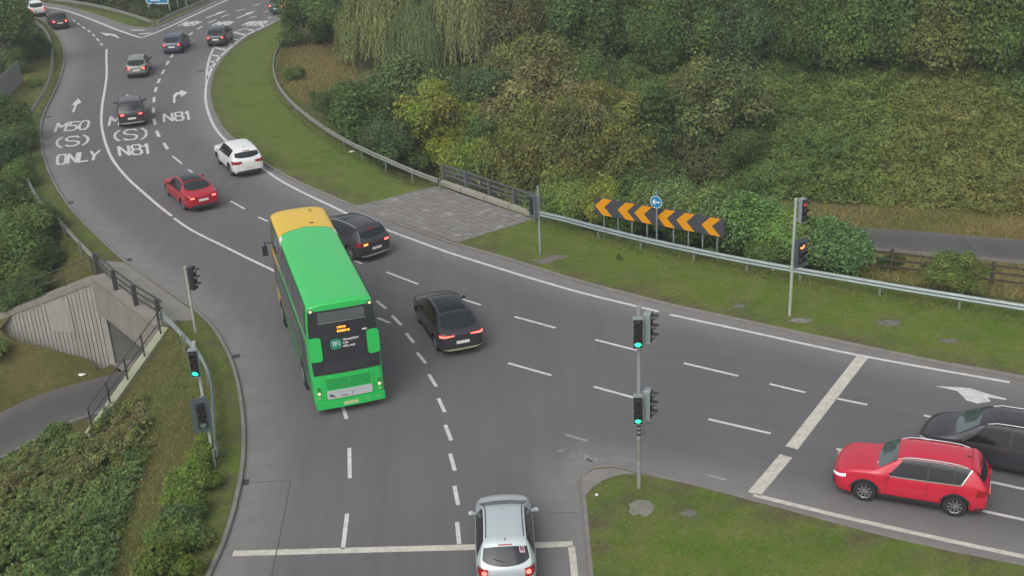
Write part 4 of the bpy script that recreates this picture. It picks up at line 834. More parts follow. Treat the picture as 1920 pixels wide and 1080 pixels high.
    for x, (r, l), flip in ((0, rows[0], 1), (L, rows[-1], 0)):                 # end caps with a bulged grid
        NC = 7; prev = r
        a, b = sec(x); ys, zs = a(vs), b(vs)
        for c in range(1, NC):
            t = 1-2*c/(NC-1); cur = l if c == NC-1 else [bm.verts.new((bulge(x, y*t), y*t, z)) for y, z in zip(ys, zs)]
            for k in range(len(vs)-1):
                q = (prev[k], cur[k], cur[k+1], prev[k+1])
                try: bm.faces.new(q if flip == 0 else q[::-1])
                except ValueError: pass
            prev = cur
    bmesh.ops.remove_doubles(bm, verts=bm.verts[:], dist=.0006); bmesh.ops.dissolve_degenerate(bm, dist=.0004, edges=bm.edges[:]); bmesh.ops.recalc_face_normals(bm, faces=bm.faces[:])
    me = bpy.data.meshes.new('body'); bm.to_mesh(me); bm.free(); me.materials.append(body_m); me.materials.append(M['trim'])
    xr, xf, R = S['wheels']; cut = MB(); RA = R*1.13
    for xw in (xr, xf):
        for s in (-1, 1): cut.cyl((xw, s*(W/2), R*1.0), RA, .62, (0, 1, 0), 26)
    cm = cut.mesh('cut'); cm.materials.append(body_m); cm.materials.append(M['trim']); cm.polygons.foreach_set('material_index', [1]*len(cm.polygons))
    bo = bpy.data.objects.new('body', me); COL.objects.link(bo); co = bpy.data.objects.new('cutter', cm); COL.objects.link(co)
    md = bo.modifiers.new('b', 'BOOLEAN'); md.operation = 'DIFFERENCE'; md.object = co; md.solver = 'EXACT'
    dg = bpy.context.evaluated_depsgraph_get(); m2 = bpy.data.meshes.new_from_object(bo.evaluated_get(dg)); 
    if len(m2.polygons) > 200: bo.modifiers.clear(); bo.data = m2
    else: bo.modifiers.clear()
    bpy.data.objects.remove(co); bo.name = 'body'; bo.parent = root; bo.data.shade_smooth(); bo.data.set_sharp_from_angle(angle=math.radians(42))
    def patch(nm, fx, v0, v1, m, nx=8, nv=6, off=.006, sides=(1, -1), par=root, join=False):
        """surface piece over the body: fx(t)->(x0,x1) for t 0..1 between v0 and v1"""
        out = []
        for s in sides:
            mb = MB() if not (join and s == -1) else out[0]; v = []; f = []
            for j in range(nv+1):
                t = j/nv; x0, x1 = fx(t)
                for i in range(nx+1): v.append(P(x0+(x1-x0)*i/nx, v0+(v1-v0)*t, off, s))
            for j in range(nv):
                for i in range(nx): q = (j*(nx+1)+i, j*(nx+1)+i+1, (j+1)*(nx+1)+i+1, (j+1)*(nx+1)+i); f.append(q if s > 0 else q[::-1])
            mb.add(v, f)
            if not (join and s == -1): out.append(mb)
        return [b.build(nm, m, par, True) for b in out]
    if det > 1: patch('window_seal', lambda t: (S['sides'][0][0][0]+t*(S['sides'][0][1][0]-S['sides'][0][0][0])-.03, S['sides'][-1][0][1]+t*(S['sides'][-1][1][1]-S['sides'][-1][0][1])+.05), 5.06, 6.93, M['trim'], 20, 6, .004)
    for (b0, b1), (t0, t1) in S['sides']: patch('side_window', lambda t: (b0+(t0-b0)*t, b1+(t1-b1)*t), 5.14, 6.86, M[side_glass])
    r0, r1 = S['rear']; patch('rear_window', lambda t: (r0+.30*(r1-r0)*(1-t)**2.2, r1-.06*(r1-r0)*(1-t)**2), 7.2, 10, M[rear_glass], 8, 8, .006, join=True)
    f0, f1 = S['front']; patch('windscreen', lambda t: (f0, f1-.10*(1-t)**2), 7.1, 10, M[front_glass], 8, 8, .006, join=True)
    if glassroof: patch('glass_roof', lambda t: glassroof, 7.5, 10, M['glass'], 10, 6, .005, join=True)
    if chrome:
        sb0, sb1 = S['sides'][0][0][0]-.06, S['sides'][-1][0][1]+.08; st0, st1 = S['sides'][0][1][0]-.02, S['sides'][-1][1][1]+.05
        patch('window_trim', lambda t: (sb0, sb1), 4.93, 5.08, M['chrome'], 16, 1, .012); patch('window_trim', lambda t: (st0, st1), 6.92, 7.04, M['chrome'], 16, 1, .012); patch('window_trim', lambda t: (sb0+(st0-sb0)*t, sb0+(st0-sb0)*t+.035), 5.06, 6.94, M['chrome'], 1, 6, .012)
    if cladding:
        patch('sill_cladding', lambda t: (xr+RA, xf-RA), 1.9, 2.62, M['trim'], 10, 3, .01)
        for xw in (xr, xf):
            for s in (1, -1):
                mb = MB(); v = []; f = []
                for k in range(19):
                    t = math.radians(-12+204*k/18)
                    for rr2, o in ((RA-.005, .004), (RA+.07, .012)): x, z = xw+math.cos(t)*rr2, max(.24, R+math.sin(t)*rr2); y = side_y(min(max(x, 0), L), z)+o; v.append((bulge(x, y), y*s, z))
                for k in range(18): q = (2*k, 2*k+1, 2*k+3, 2*k+2); f.append(q[::-1] if s > 0 else q)
                mb.add(v, f); mb.build('arch_trim', M['trim'], root)
    def wrap(nm, m, y0, xw_, z0, z1, zo0=None, zo1=None, sides=(1, -1), front=False, off=.014, n=9, par=root, both=False):
        """lamp or trim strip on the end face from y0 round the corner to xw_ along the side; z0,z1 inner, zo0,zo1 outer heights"""
        zo0 = z0 if zo0 is None else zo0; zo1 = z1 if zo1 is None else zo1; res = []
        for s in sides:
            v = []; f = []
            ye_ = side_y(L if front else 0, (z0+z1)/2); tot = (ye_-y0)+xw_
            for i in range(n+1):
                d_ = tot*i/n; t = i/n
                for j in range(4):
                    z = (z0+(zo0-z0)*t)+((z1+(zo1-z1)*t)-(z0+(zo0-z0)*t))*j/3
                    if d_ <= ye_-y0: x, y = 0., y0+d_; y = y*(side_y(L if front else 0, z)/ye_)
                    else: x = d_-(ye_-y0); y = side_y(L-x if front else x, z)
                    xx = (L-x if front else x); k_ = max(0., 1-x/.12); X_ = bulge(xx, y)+(off if front else -off)*k_; v.append((X_, (y+off*min(1., x/.06+.4))*s, z))
            for i in range(n):
                for j in range(3): q = (i*4+j, (i+1)*4+j, (i+1)*4+j+1, i*4+j+1); fl = (s > 0) ^ front; f.append(q if not fl else q[::-1])
            mb = MB(); mb.add(v, f); res.append(mb.build(nm, m, par, True))
        return res
    zl = float(fb(.1)); lm = M[lamps]
    if rear_style == 'block':
        t1, t2 = wrap('tail_lamp', M['tail'], .50, .26, zl-.24, zl-.02, zl-.16, zl+.0)
        for s in (1, -1): mb = MB(); y = s*(.50+side_y(0, zl-.14))/2; mb.box((bulge(0, y)-.018, y, zl-.13), (.02, .17, .13)); mb.build('brake_light', M['amber'] if (indicator and s > 0) else lm, root)
    elif rear_style == 'slim':
        t1, t2 = wrap('tail_lamp', M['tail'], .30, .24, zl-.13, zl-.03, zl-.17, zl-.01); wrap('brake_light', M['tail_lit'] if lamps != 'brake' else lm, .32, .16, zl-.10, zl-.06, zl-.15, zl-.05, off=.02)
    elif rear_style == 'tall':
        t1, t2 = wrap('tail_lamp', M['tail'], .50, .18, zl-.30, zl+.02, zl-.20, zl+.06)
        for s in (1, -1): mb = MB(); y = s*.60; mb.cyl((bulge(0, y)-.012, y, zl-.10), .075, .03, (1, 0, 0), 12); mb.build('brake_light', lm, root)
    elif rear_style == 'wedge':
        t1, t2 = wrap('tail_lamp', M['tail'], .38, .30, zl-.16, zl-.04, zl-.24, zl+.0)
        for s in (1, -1): mb = MB(); y = s*.58; mb.box((bulge(0, y)-.018, y, zl-.12), (.02, .22, .09)); mb.build('brake_light', M['amber'] if (indicator and s > 0) else lm, root)
    bz = float(flo(.1)); wrap('bumper_trim', bumper or M['trim'], 0, .30, .30, .46, .30, .44, sides=(1, -1), off=.012)
    if lip: wrap('bumper_lip', lip, 0, .05, .335, .40, off=.024)
    if plate: mb = MB(); zp_ = .66 if kind != 'sedan' else .70; mb.box((bulge(0, 0)-.022, 0, zp_), (.016, .52, .12)); mb.build('number_plate', M['plate'], root)
    wrap('headlamp', M['headlamp_lit'] if headlit else M['headlamp'], .46, .30, float(fb(L))+.02, float(fb(L))+.10, float(fb(L-.3))-.17, float(fb(L-.3))-.07, front=True); wrap('grille', M['trim'], 0, .02, .34, .55, front=True, off=.012)
    for s in (1, -1):
        xm = S['sides'][-1][0][1]-.02; ym = side_y(xm, float(fb(xm))-.02); zm_ = float(fb(xm))+.04
        mb = MB(); pts = [(xm+.02, s*(ym-.03), zm_-.02), (xm+.03, s*(ym+.06), zm_+.02), (xm+.02, s*(ym+.13), zm_+.045), (xm+.01, s*(ym+.20), zm_+.03)]; mb.tube(pts, [.02, .05, .075, .04], 8); mb.build('wing_mirror', body_m if det > 1 else M['trim'], root, True)
    if det > 1:
        for xd in (S['sides'][1][0][0]-.03, S['sides'][2][0][0]-.03, S['sides'][2][0][1]+.02): patch('door_seam', lambda t: (xd-.006, xd+.006), 2.1, 5.0, M['trim'], 1, 10, .003)
        for xd in (S['sides'][1][0][0]+.14, S['sides'][2][0][0]+.14): patch('door_handle', lambda t: (xd, xd+.2), 4.52, 4.68, body_m if not chrome else body_m, 3, 1, .03)
        mb = MB(); xa = .66 if kind not in ('sedan', 'coupe_suv') else 1.75; za = float(fz(xa)); mb.add([(xa-.12, -.02, za), (xa-.12, .02, za), (xa+.06, .0, za), (xa-.10, 0, za+.06)], [(0, 1, 3), (1, 2, 3), (2, 0, 3)]); mb.build('aerial_fin', M['trim'], root)
    if rails:
        x0, x1 = rails[1:]
        for s in (1, -1): mb = MB(); mb.tube([P(x, 7.25, .0 if x in (x0, x1) else .045, s) for x in np.linspace(x0, x1, 9)], .02, 8); mb.build('roof_rail', M[rails[0]], root, True)
    if kind in ('suv', 'mpv', 'hatch'):
        xs0 = S['rear'][1]; patch('spoiler', lambda t: (xs0-.07, xs0+.16), 7.3, 10, body_m, 4, 6, .03, join=True)
        if det > 1: patch('high_brake_light', lambda t: (xs0-.05, xs0-.02), 9.2, 10, M['tail'], 1, 3, .038, join=True)
    ty, rm = build_wheel(R, .215, None, 9 if cladding else 6); key = M['rim'] if det > 1 else M['rim_dark']; ty.materials.append(M['tyre']); rm.materials.append(key)
    for xw in (xr, xf):
        for s in (1, -1):
            yw = min(side_y(xw, R*1.0), W/2)-.115; o = link('wheel', ty, None, root); o.location = (xw, s*yw, R); o.rotation_euler = (0, random.uniform(0, 1), 0 if s > 0 else math.pi); link('rim', rm, None, o)
    if extra: extra(root, P, bulge, dict(fz=fz, fb=fb, W=W, L=L))
    return root
def hd_px(a, b, z=0.): d = G(*b, z)-G(*a, z); d.z = 0; return d.normalized()
P_red = paint('signal_red_paint', (.56, .016, .045), 0., .35); P_red2 = paint('deep_red_paint', (.46, .012, .028), .2, .35); P_black = paint('black_paint', (.040, .038, .045), .2, .35); P_black2 = paint('soft_black_paint', (.038, .036, .043), .2, .4)
P_silver = paint('pale_silver_paint', (.50, .56, .57), .2, .4); P_white = paint('white_paint', (.74, .75, .74), 0., .4); P_grey = paint('dark_grey_paint', (.050, .048, .056), .25, .4); P_champ = paint('champagne_paint', (.24, .245, .22), .3, .4); P_blue = paint('slate_blue_paint', (.085, .105, .15), .3, .4); P_green = paint('dark_green_grey_paint', (.05, .065, .06), .2, .4); P_maroon = paint('dark_maroon_paint', (.05, .025, .035), .2, .4); P_teal = paint('dark_teal_paint', (.03, .09, .075), .2, .4)
M['lip_green'] = mat('pale_skid_trim', (.36, .44, .36), .5); M['lip_gold'] = mat('tan_skid_trim', (.40, .35, .24), .5)
# red SUV at the stop line (its rear axle and heading measured from the wheels on the road)
hR = Vector((-math.sin(1.16785), math.cos(1.16785), 0)); ra = Vector((12.991, 29.713, 0)); rear = ra-hR*.86
def ex_red(root, P, bu, d):
    mb = MB(); mb.box((P(3.2, 8.6, .0)[0], .42, 1.17), (.02, .1, .07)); mb.build('tax_disc', M['plate'], root)
red_ = car('suv', 'red_suv', P_red, rear, hR, 'bright red SUV with silver roof rails waiting at the stop line', 2, 'tail_lit', True, ('chrome', .62, 2.62), chrome=True, headlit=True, lip=M['lip_green'], extra=ex_red, rear_style='wedge')
red_.scale = (.97, .97, .985)
hM = hd_px((1849, 902), (1568, 842)); pM = G(1742, 806, .6); pM.z = 0
car('mpv', 'black_estate_car', P_black, pM-hM*4.58, hM, 'black estate car with silver roof rails behind the red SUV', 2, 'tail', False, ('chrome', .7, 2.8), headlit=False)
rS = G(950, 1075, .78); rS.z = 0; fS = G(943, 941, .62); fS.z = 0; hS = (fS-rS).normalized()
def ex_silver(root, P, bu, d):
    sx = lambda x, y, o: None
    mb = MB(); a = P(.40, 8.35, .012, -1); c1 = [P(.49, 7.75, .012, -1), P(.49, 8.42, .012, -1), P(.33, 8.42, .012, -1), P(.33, 7.75, .012, -1)]; mb.add(c1, [(0, 1, 2, 3), (3, 2, 1, 0)]); stc = mb.build('rear_sticker', mat('sticker_pink', (.62, .42, .46), .5), root)
    lm = mat('sticker_letter', (.10, .02, .06), .6)
    def sp(u, v): q = [Vector(x) for x in c1]; return q[3].lerp(q[2], u).lerp(q[0].lerp(q[1], u), v)
    nrm = (Vector(c1[1])-Vector(c1[0])).cross(Vector(c1[3])-Vector(c1[0])).normalized(); nrm = nrm if nrm.x < 0 else -nrm
    mb = MB()
    for a_, b_2 in (((.75, .15), (.75, .85)), ((.75, .85), (.25, .15)), ((.25, .15), (.25, .85))): mb.bar(sp(*a_)+nrm*.006, sp(*b_2)+nrm*.006, .028, .004, nrm)
    mb.build('letter_n', lm, stc)
    mb = MB(); mb.tube([P(.16, 9.9, .02), P(.20, 9.2, .03), P(.24, 8.6, .03)], .010, 6); mb.build('rear_wiper', M['trim'], root)
    for s in (1, -1): 
        mb = MB(); mb.tube([P(x, 7.45, .004, s) for x in np.linspace(.62, 2.42, 10)], .014, 6); mb.build('roof_seam', M['trim'], root)
    mb = MB(); mb.tube([P(2.15, 10, .0), P(2.05, 10, .05)], .006, 5); mb.build('aerial', M['trim'], root)
car('hatch', 'silver_hatchback', P_silver, rS, hS, 'silver hatchback with pink rear window sticker crossing the near stop line', 2, 'brake', False, extra=ex_silver, rear_style='tall')
hK = hd_px((826, 657), (793, 606)); rK = G(868, 652, .35); rK.z = 0
car('coupe_suv', 'black_coupe_suv', P_black2, rK, hK, 'black sloping-back SUV with wavy red tail lights beside the bus', 2, 'brake', True, lip=M['lip_gold'], rear_style='slim', glassroof=(1.12, 2.5))
hX = hd_px((730, 433), (640, 397)); rX = G(706, 474, .35); rX.z = 0
car('suv', 'dark_grey_suv', P_grey, rX, hX, 'dark grey SUV with orange indicator lit, half hidden by the bus roof', 2, 'brake', True, ('chrome', .62, 2.6), glassroof=(1.7, 2.5), lip=M['lip_green'], rear_style='wedge', indicator=True)
hW = hd_px((505, 332), (438, 274)); rW = G(468, 321, .35); rW.z = 0
car('suv', 'white_suv', P_white, rW, hW, 'white SUV close to the kerb by the mown verge', 2, 'tail', True, rear_style='wedge')
hT = hd_px((450, 388), (362, 318)); rT = G(383, 385, .35); rT.z = 0
car('sedan', 'red_saloon_car', P_red2, rT, hT, 'deep red saloon car with dark glass roof and brake lights on', 2, 'brake', glassroof=(1.42, 2.66), rear_style='wedge', indicator=False)
h1 = hd_px((245, 255), (240, 200)); r1_ = G(249, 230, .35); r1_.z = 0
car('suv', 'black_suv', P_black, r1_, h1, 'black SUV driving over the painted M of the middle lane', 1, 'brake', False, rear_style='wedge', lip=M['lip_green'])
h2 = hd_px((258, 150), (275, 105)); r2_ = G(257, 139, .35); r2_.z = 0
car('hatch', 'beige_hatchback', P_champ, r2_, h2, 'beige-grey hatchback between the black SUV and the far fork', 1, 'brake', False, rear_style='block')
h3 = hd_px((340, 95), (375, 58)); r3_ = G(323, 95, .35); r3_.z = 0
car('hatch', 'blue_grey_hatchback', P_blue, r3_, h3, 'slate blue hatchback turning towards the far upper road', 1, 'brake', rear_style='tall')
h4 = hd_px((412, 84), (440, 54)); r4_ = G(405, 81, .35); r4_.z = 0
car('hatch', 'dark_green_hatchback', P_green, r4_, h4, 'dark green-grey hatchback passing the far hatched markings', 1, 'brake', rear_style='tall')
h5 = hd_px((160, 75), (128, 42)); r5_ = G(114, 49, .35); r5_.z = 0
car('hatch', 'maroon_hatchback', P_maroon, r5_, h5, 'dark maroon hatchback on the far bend behind the white car', 1, 'brake', rear_style='block')
h6 = hd_px((120, 40), (80, 16)); r6_ = G(72, 26, .35); r6_.z = 0
car('hatch', 'white_hatchback', P_white, r6_, h6, 'white hatchback leaving round the far bend by the trees', 1, 'brake', rear_style='block')
h7 = hd_px((474, 16), (506, 3)); r7_ = G(519, 22, .35); r7_.z = 0
car('suv', 'teal_suv', P_teal, r7_, h7, 'dark teal vehicle with red lights half hidden by the roadside tree', 1, 'brake', rear_style='block')

# ------------------------------------------------------------------ the double-deck bus
def build_bus():
    L, W, Hh = 10.9, 2.52, 4.28; yaw = .29024; o = Vector((-5.9295, 36.9903, 0)); hv = Vector((-math.sin(yaw), math.cos(yaw), 0))
    root = empty('double_deck_bus', o); root.rotation_euler = (0, 0, math.atan2(hv.y, hv.x)); tag(root, 'green double-deck bus with yellow front roof and black rear panel', 'bus')
    green = paint('bus_green', (.028, .53, .105), 0., .4); yellow = paint('bus_yellow', (.74, .47, .008), 0., .45); black = mat('bus_black', (.030, .031, .036), .35, coat=.4)
    gdark = mat('bus_glass', (.045, .058, .056), .12, spec=.6, coat=.3); grey = mat('dull_edge_reflection', (.11, .16, .13), .4, coat=.3); gdeep = paint('bus_deep_green', (.008, .20, .05), 0., .45)
    # half section (y,z) by index
    def ctrl(x):
        e = min(1., x/.22); fr = min(1., (L-x)/.9); er = math.sqrt(max(0, 1-(1-e)**2)); ef = math.sqrt(max(0., 1-(1-fr)**2))
        w_ = W/2*(.955+.045*er)*(.80+.20*ef); zt = Hh-.06*(1-er)-.22*(1-ef)
        lean = .10*1
        return ([0, w_*.9, w_*.985, w_, w_, w_*.985, w_*.955, w_*.90, w_*.76, w_*.45, 0], [.30, .30, .36, .9, 2.2, 3.0, 3.75, zt-.14, zt-.05, zt-.008, zt])
    IDX = np.arange(11); cache = {}
    def sec(x):
        k = round(x, 4)
        if k not in cache: y, z = ctrl(x); cache[k] = (pchip(IDX, y), pchip(IDX, z))
        return cache[k]
    def warp(x, y, z):
        """rear face leans forward towards the roof and bows slightly; front rakes back"""
        r = max(0., 1-x/1.2); f = max(0., 1-(L-x)/2.); x += r*(.05*max(0., z-1.5)-.05*(1-(y/1.26)**2)); x += f*(-.10*max(0., z-1.0)+.12*(1-(y/1.26)**2)); return x, y, z
    def P(x, v, off=0., s=1):
        a, b = sec(x); y, z = float(a(v)), float(b(v))
        if off: e = .02; dy, dz = float(a(min(10, v+e)))-float(a(max(0, v-e))), float(b(min(10, v+e)))-float(b(max(0, v-e))); l = math.hypot(dy, dz) or 1; y += off*dz/l; z -= off*dy/l
        x, y, z = warp(x, y, z); return (x, y*s, z)
    st = np.unique(np.round(np.concatenate([[0, .02, .05, .09, .14, .22], np.linspace(.4, L-1, 26), L-np.array([.9, .75, .6, .45, .3, .2, .12, .06, .02, 0])]), 4)); vs = np.array([0, 1, 1.5, 2, 2.5, 3, 3.5, 4, 4.5, 5, 5.5, 6, 6.5, 6.75, 7, 7.25, 7.5, 7.75, 8, 8.5, 9, 9.5, 10])
    bm = bmesh.new(); rows = []
    for x in st: rows.append(([bm.verts.new(P(x, v)) for v in vs], [bm.verts.new(P(x, v, 0, -1)) for v in vs]))
    for i in range(len(st)-1):
        for sd_ in (0, 1):
            a, b = rows[i][sd_], rows[i+1][sd_]
            for k in range(len(vs)-1): q = (a[k], b[k], b[k+1], a[k+1]); bm.faces.new(q if sd_ == 0 else q[::-1])
    for x, (r, l), flip in ((0, rows[0], 1), (L, rows[-1], 0)):
        NC = 9; prev = r; a, b = sec(x)
        for c in range(1, NC):
            t = 1-2*c/(NC-1); cur = l if c == NC-1 else [bm.verts.new(warp(x, float(a(v))*t, float(b(v)))) for v in vs]
            for k in range(len(vs)-1):
                q = (prev[k], cur[k], cur[k+1], prev[k+1])
                try: bm.faces.new(q if not flip else q[::-1])
                except ValueError: pass
            prev = cur
    bmesh.ops.remove_doubles(bm, verts=bm.verts[:], dist=.0005); bmesh.ops.recalc_face_normals(bm, faces=bm.faces[:])
    me = bpy.data.meshes.new('body'); bm.to_mesh(me); bm.free(); me.materials.append(green); bo = link('body', me, None, root); me.shade_smooth(); me.set_sharp_from_angle(angle=math.radians(45))
    def patch(nm, fx, v0, v1, m, nx=10, nv=8, off=.006, sides=(1, -1), join=False, par=root):
        res = []; mb = None
        for s in sides:
            if mb is None or not join: mb = MB(); res.append(mb)
            v = []; f = []
            for j in range(nv+1):
                t = j/nv; x0, x1 = fx(t)
                for i in range(nx+1): v.append(P(x0+(x1-x0)*i/nx, v0+(v1-v0)*t, off, s))
            for j in range(nv):
                for i in range(nx): q = (j*(nx+1)+i, j*(nx+1)+i+1, (j+1)*(nx+1)+i+1, (j+1)*(nx+1)+i); f.append(q if s > 0 else q[::-1])
            mb.add(v, f)
        return [b.build(nm, m, par, True) for b in res]
    # yellow nose and front roof; its edge bows forward in the middle
    patch('yellow_front', lambda t: (L-3.75+.75*t, L), 5.9, 10, yellow, 26, 12, .008, join=True)
    patch('yellow_side', lambda t: (L-4.0+1.0*t, L-.02), 1.2, 5.9, yellow, 16, 8, .007)
    # side glazing
    patch('upper_band', lambda t: (.30, L-.35), 5.02, 6.80, black, 30, 4, .010); patch('lower_band', lambda t: (.9, L-.6), 3.28, 4.42, black, 30, 3, .010)
    for x0, x1 in [(.45, 1.75), (1.83, 3.25), (3.33, 4.75), (4.83, 6.25), (6.33, 7.75), (7.83, 9.25), (9.33, 10.4)]: patch('upper_window', lambda t: (x0, x1), 5.08, 6.74, gdark, 6, 4, .016)
    for x0, x1 in [(2.0, 3.25), (3.33, 4.75), (4.83, 6.25), (6.33, 7.75), (7.83, 9.0)]: patch('lower_window', lambda t: (x0, x1), 3.34, 4.36, gdark, 6, 3, .016)
    patch('edge_reflection', lambda t: (.4, L-2.4), 4.86, 4.95, mat('pale_edge_reflection', (.42, .50, .46), .4), 20, 1, .018); patch('edge_reflection', lambda t: (.4, L-.9), 6.84, 6.90, grey, 20, 1, .018)  # reflections along the glass edges, painted as thin paler lines
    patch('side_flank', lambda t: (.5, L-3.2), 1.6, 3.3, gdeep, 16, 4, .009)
    patch('white_swoosh', lambda t: (L-4.4+.5*t, L-3.75+.3*t), 6.5, 7.7, mat('bus_white', (.66, .70, .68), .4), 5, 5, .014, sides=(1, -1))
    patch('windscreen', lambda t: (L-.22, L-.02), 3.4, 6.4, gdark, 5, 8, .014)
    for s in (1, -1): mb = MB(); mb.tube([(L-.2, s*1.2, 2.75), (L+.1, s*1.42, 2.7), (L+.12, s*1.46, 2.5)], .03, 6); mb.box((L+.12, s*1.47, 2.32), (.12, .22, .42)); mb.build('wing_mirror', M['black_plastic'], root)
    # rear face pieces lie on a plane just proud of the back; R(y,z) gives a point on it
    def RF(y, z, off=.01):
        x, _, _ = warp(0, y, z); return Vector((x-off, y, z))
    def rear_piece(nm, pts, m, off=.012, th=.012, par=root):
        """outline in (y,z), subdivided so that it follows the bowed back"""
        bm2 = bmesh.new(); f = bm2.faces.new([bm2.verts.new((0, y, z)) for y, z in pts]); bmesh.ops.triangulate(bm2, faces=[f]); bmesh.ops.subdivide_edges(bm2, edges=bm2.edges[:], cuts=2, use_grid_fill=True)
        for v in bm2.verts: v.co = RF(v.co.y, v.co.z, off)
        bmesh.ops.recalc_face_normals(bm2, faces=bm2.faces[:])
        if sum((q.normal.x*q.calc_area() for q in bm2.faces)) > 0: bmesh.ops.reverse_faces(bm2, faces=bm2.faces[:])
        e = bmesh.ops.extrude_face_region(bm2, geom=bm2.faces[:]); 
        for v in [g for g in e['geom'] if isinstance(g, bmesh.types.BMVert)]: v.co.x -= th
        bmesh.ops.recalc_face_normals(bm2, faces=bm2.faces[:]); me = bpy.data.meshes.new(nm); bm2.to_mesh(me); bm2.free(); return link(nm, me, m, par)
    def rrect(y0, y1, z0, z1, r, n=4):
        out = []
        for cy, cz, a0 in ((y1-r, z1-r, 0), (y0+r, z1-r, 90), (y0+r, z0+r, 180), (y1-r, z0+r, 270)):
            for k in range(n+1): t = math.radians(a0+90*k/n); out.append((cy+math.cos(t)*r, cz+math.sin(t)*r))
        return out
    bp = rear_piece('rear_panel', [(-1.19, 1.62), (1.19, 1.62), (1.22, 2.5), (1.19, 3.4), (1.14, 4.02), (-1.14, 4.02), (-1.19, 3.4), (-1.22, 2.5)], black)
    rear_piece('rear_window', rrect(-.82, .82, 3.60, 3.96, .06), mat('bus_rear_glass', (.10, .115, .115), .12, coat=.3), .026); rear_piece('window_lip', rrect(-.84, .84, 3.545, 3.58, .01), mat('grey_lip', (.20, .21, .22), .4), .03)
    for s in (1, -1): rear_piece('corner_panel', rrect(min(s*.80, s*1.24), max(s*.80, s*1.24), 2.16, 3.06, .12), green, .026, .03)
    rear_piece('lower_panel', [(-.75, 1.72), (.75, 1.72), (.80, 1.80), (.80, 2.05), (-.80, 2.05), (-.80, 1.80)], mat('panel_crease', (.040, .041, .046), .35, coat=.4), .026, .006)
    dp = rear_piece('destination_display', rrect(-.22, .22, 3.13, 3.42, .03), mat('display_black', (.01, .01, .01), .4), .028, .006)
    led = mat('display_led', (.8, .3, .03), .4, emit=(1., .36, .05), estr=1.8); mb = MB()
    rg = random.Random(4)
    for row, (z0, hh) in enumerate(((3.30, .085), (3.16, .085))):
        y = .19 if row == 0 else .20; end = -.12 if row == 0 else -.20
        while y > end:
            wv = rg.choice((.022, .034, .05)); p = RF(y-wv/2, z0+hh/2, .037); mb.box(p, (.004, wv, hh*rg.choice((1, 1, .6)))); y -= wv+.014
    mb.build('display_text', led, root)
    # operator mark: rounded green badge with white letters, three words beside it
    lg = mat('badge_green', (.015, .26, .14), .45); lw = mat('badge_white', (.70, .74, .72), .5)
    bdg = rear_piece('badge', rrect(.10, .48, 2.54, 2.92, .10), lg, .028, .006)
    STK = {'T': [((0, 1), (1, 1)), ((.5, 1), (.5, 0))], 'F': [((0, 0), (0, 1)), ((0, 1), (1, 1)), ((0, .52), (.8, .52))], 'I': [((.5, 0), (.5, 1))], 'R': [((0, 0), (0, 1)), ((0, 1), (1, 1)), ((1, 1), (1, .5)), ((1, .5), (0, .5)), ((.4, .5), (1, 0))], 'A': [((0, 0), (.5, 1)), ((.5, 1), (1, 0)), ((.2, .35), (.8, .35))], 'N': [((0, 0), (0, 1)), ((0, 1), (1, 0)), ((1, 0), (1, 1))],
           'S': [((1, 1), (0, 1)), ((0, 1), (0, .5)), ((0, .5), (1, .5)), ((1, .5), (1, 0)), ((1, 0), (0, 0))], 'P': [((0, 0), (0, 1)), ((0, 1), (1, 1)), ((1, 1), (1, .5)), ((1, .5), (0, .5))], 'O': [((0, 0), (0, 1)), ((0, 1), (1, 1)), ((1, 1), (1, 0)), ((1, 0), (0, 0))], 'E': [((0, 0), (0, 1)), ((0, 1), (1, 1)), ((0, .5), (.8, .5)), ((0, 0), (1, 0))], 'L': [((0, 1), (0, 0)), ((0, 0), (1, 0))], 'D': [((0, 0), (0, 1)), ((0, 1), (.7, 1)), ((.7, 1), (1, .5)), ((1, .5), (.7, 0)), ((.7, 0), (0, 0))]}
    def letters(txt, y, z, wv, hv_, sw, m, nm, gap=.35):
        mb = MB()
        for c in txt:
            ww = wv*(.35 if c == 'I' else 1)
            for (a, b), (c2, d2) in STK[c]:
                p, q = RF(y-a*ww, z+b*hv_, .04), RF(y-c2*ww, z+d2*hv_, .04); mb.bar(p, q, sw, .004, (1, 0, 0))
            y -= ww+wv*gap
        return mb.build(nm, m, root)
    letters('TFI', .42, 2.66, .085, .15, .028, lw, 'badge_lettering'); 
    for t_, z in (('TRANSPORT', 2.82), ('FOR', 2.70), ('IRELAND', 2.58)): letters(t_, .05, z, .048, .065, .016, lw, 'panel_lettering', .38)
    mb = MB(); mb.box(RF(-.75, 3.12, .03), (.01, .16, .05)); mb.build('fleet_label', lw, root)
    # engine cover with louvres, advert strip, bumper
    rear_piece('engine_cover', [(-.86, .66), (.86, .66), (.88, 1.50), (-.88, 1.50)], green, .014, .02)
    for k in range(6):
        z = 1.05+k*.07
        for y0, y1 in ((-.78, -.02), (.02, .78)): rear_piece('louvre', [(y0, z), (y1, z), (y1, z+.03), (y0, z+.03)], gdeep, .036, .004)
    ad = rear_piece('advert_panel', rrect(-.80, .80, .66, .98, .02), mat('advert_silver', (.52, .53, .55), .35), .036, .01)
    adk = mat('advert_ink', (.10, .10, .13), .5); adb = mat('advert_blue', (.36, .44, .52), .5)
    mb = MB()
    for y, z, w2, h2, r in ((.66, .80, .12, .10, .5), (.60, .76, .16, .05, .2), (.20, .745, .22, .035, .05), (-.10, .80, .02, .16, .5)): p = RF(y, z, .05); mb.box(p, (.004, w2, h2), (Vector((1, 0, 0)), Vector((0, math.cos(r), math.sin(r))), Vector((0, -math.sin(r), math.cos(r)))))
    mb.build('advert_picture', adk, root); mb = MB()
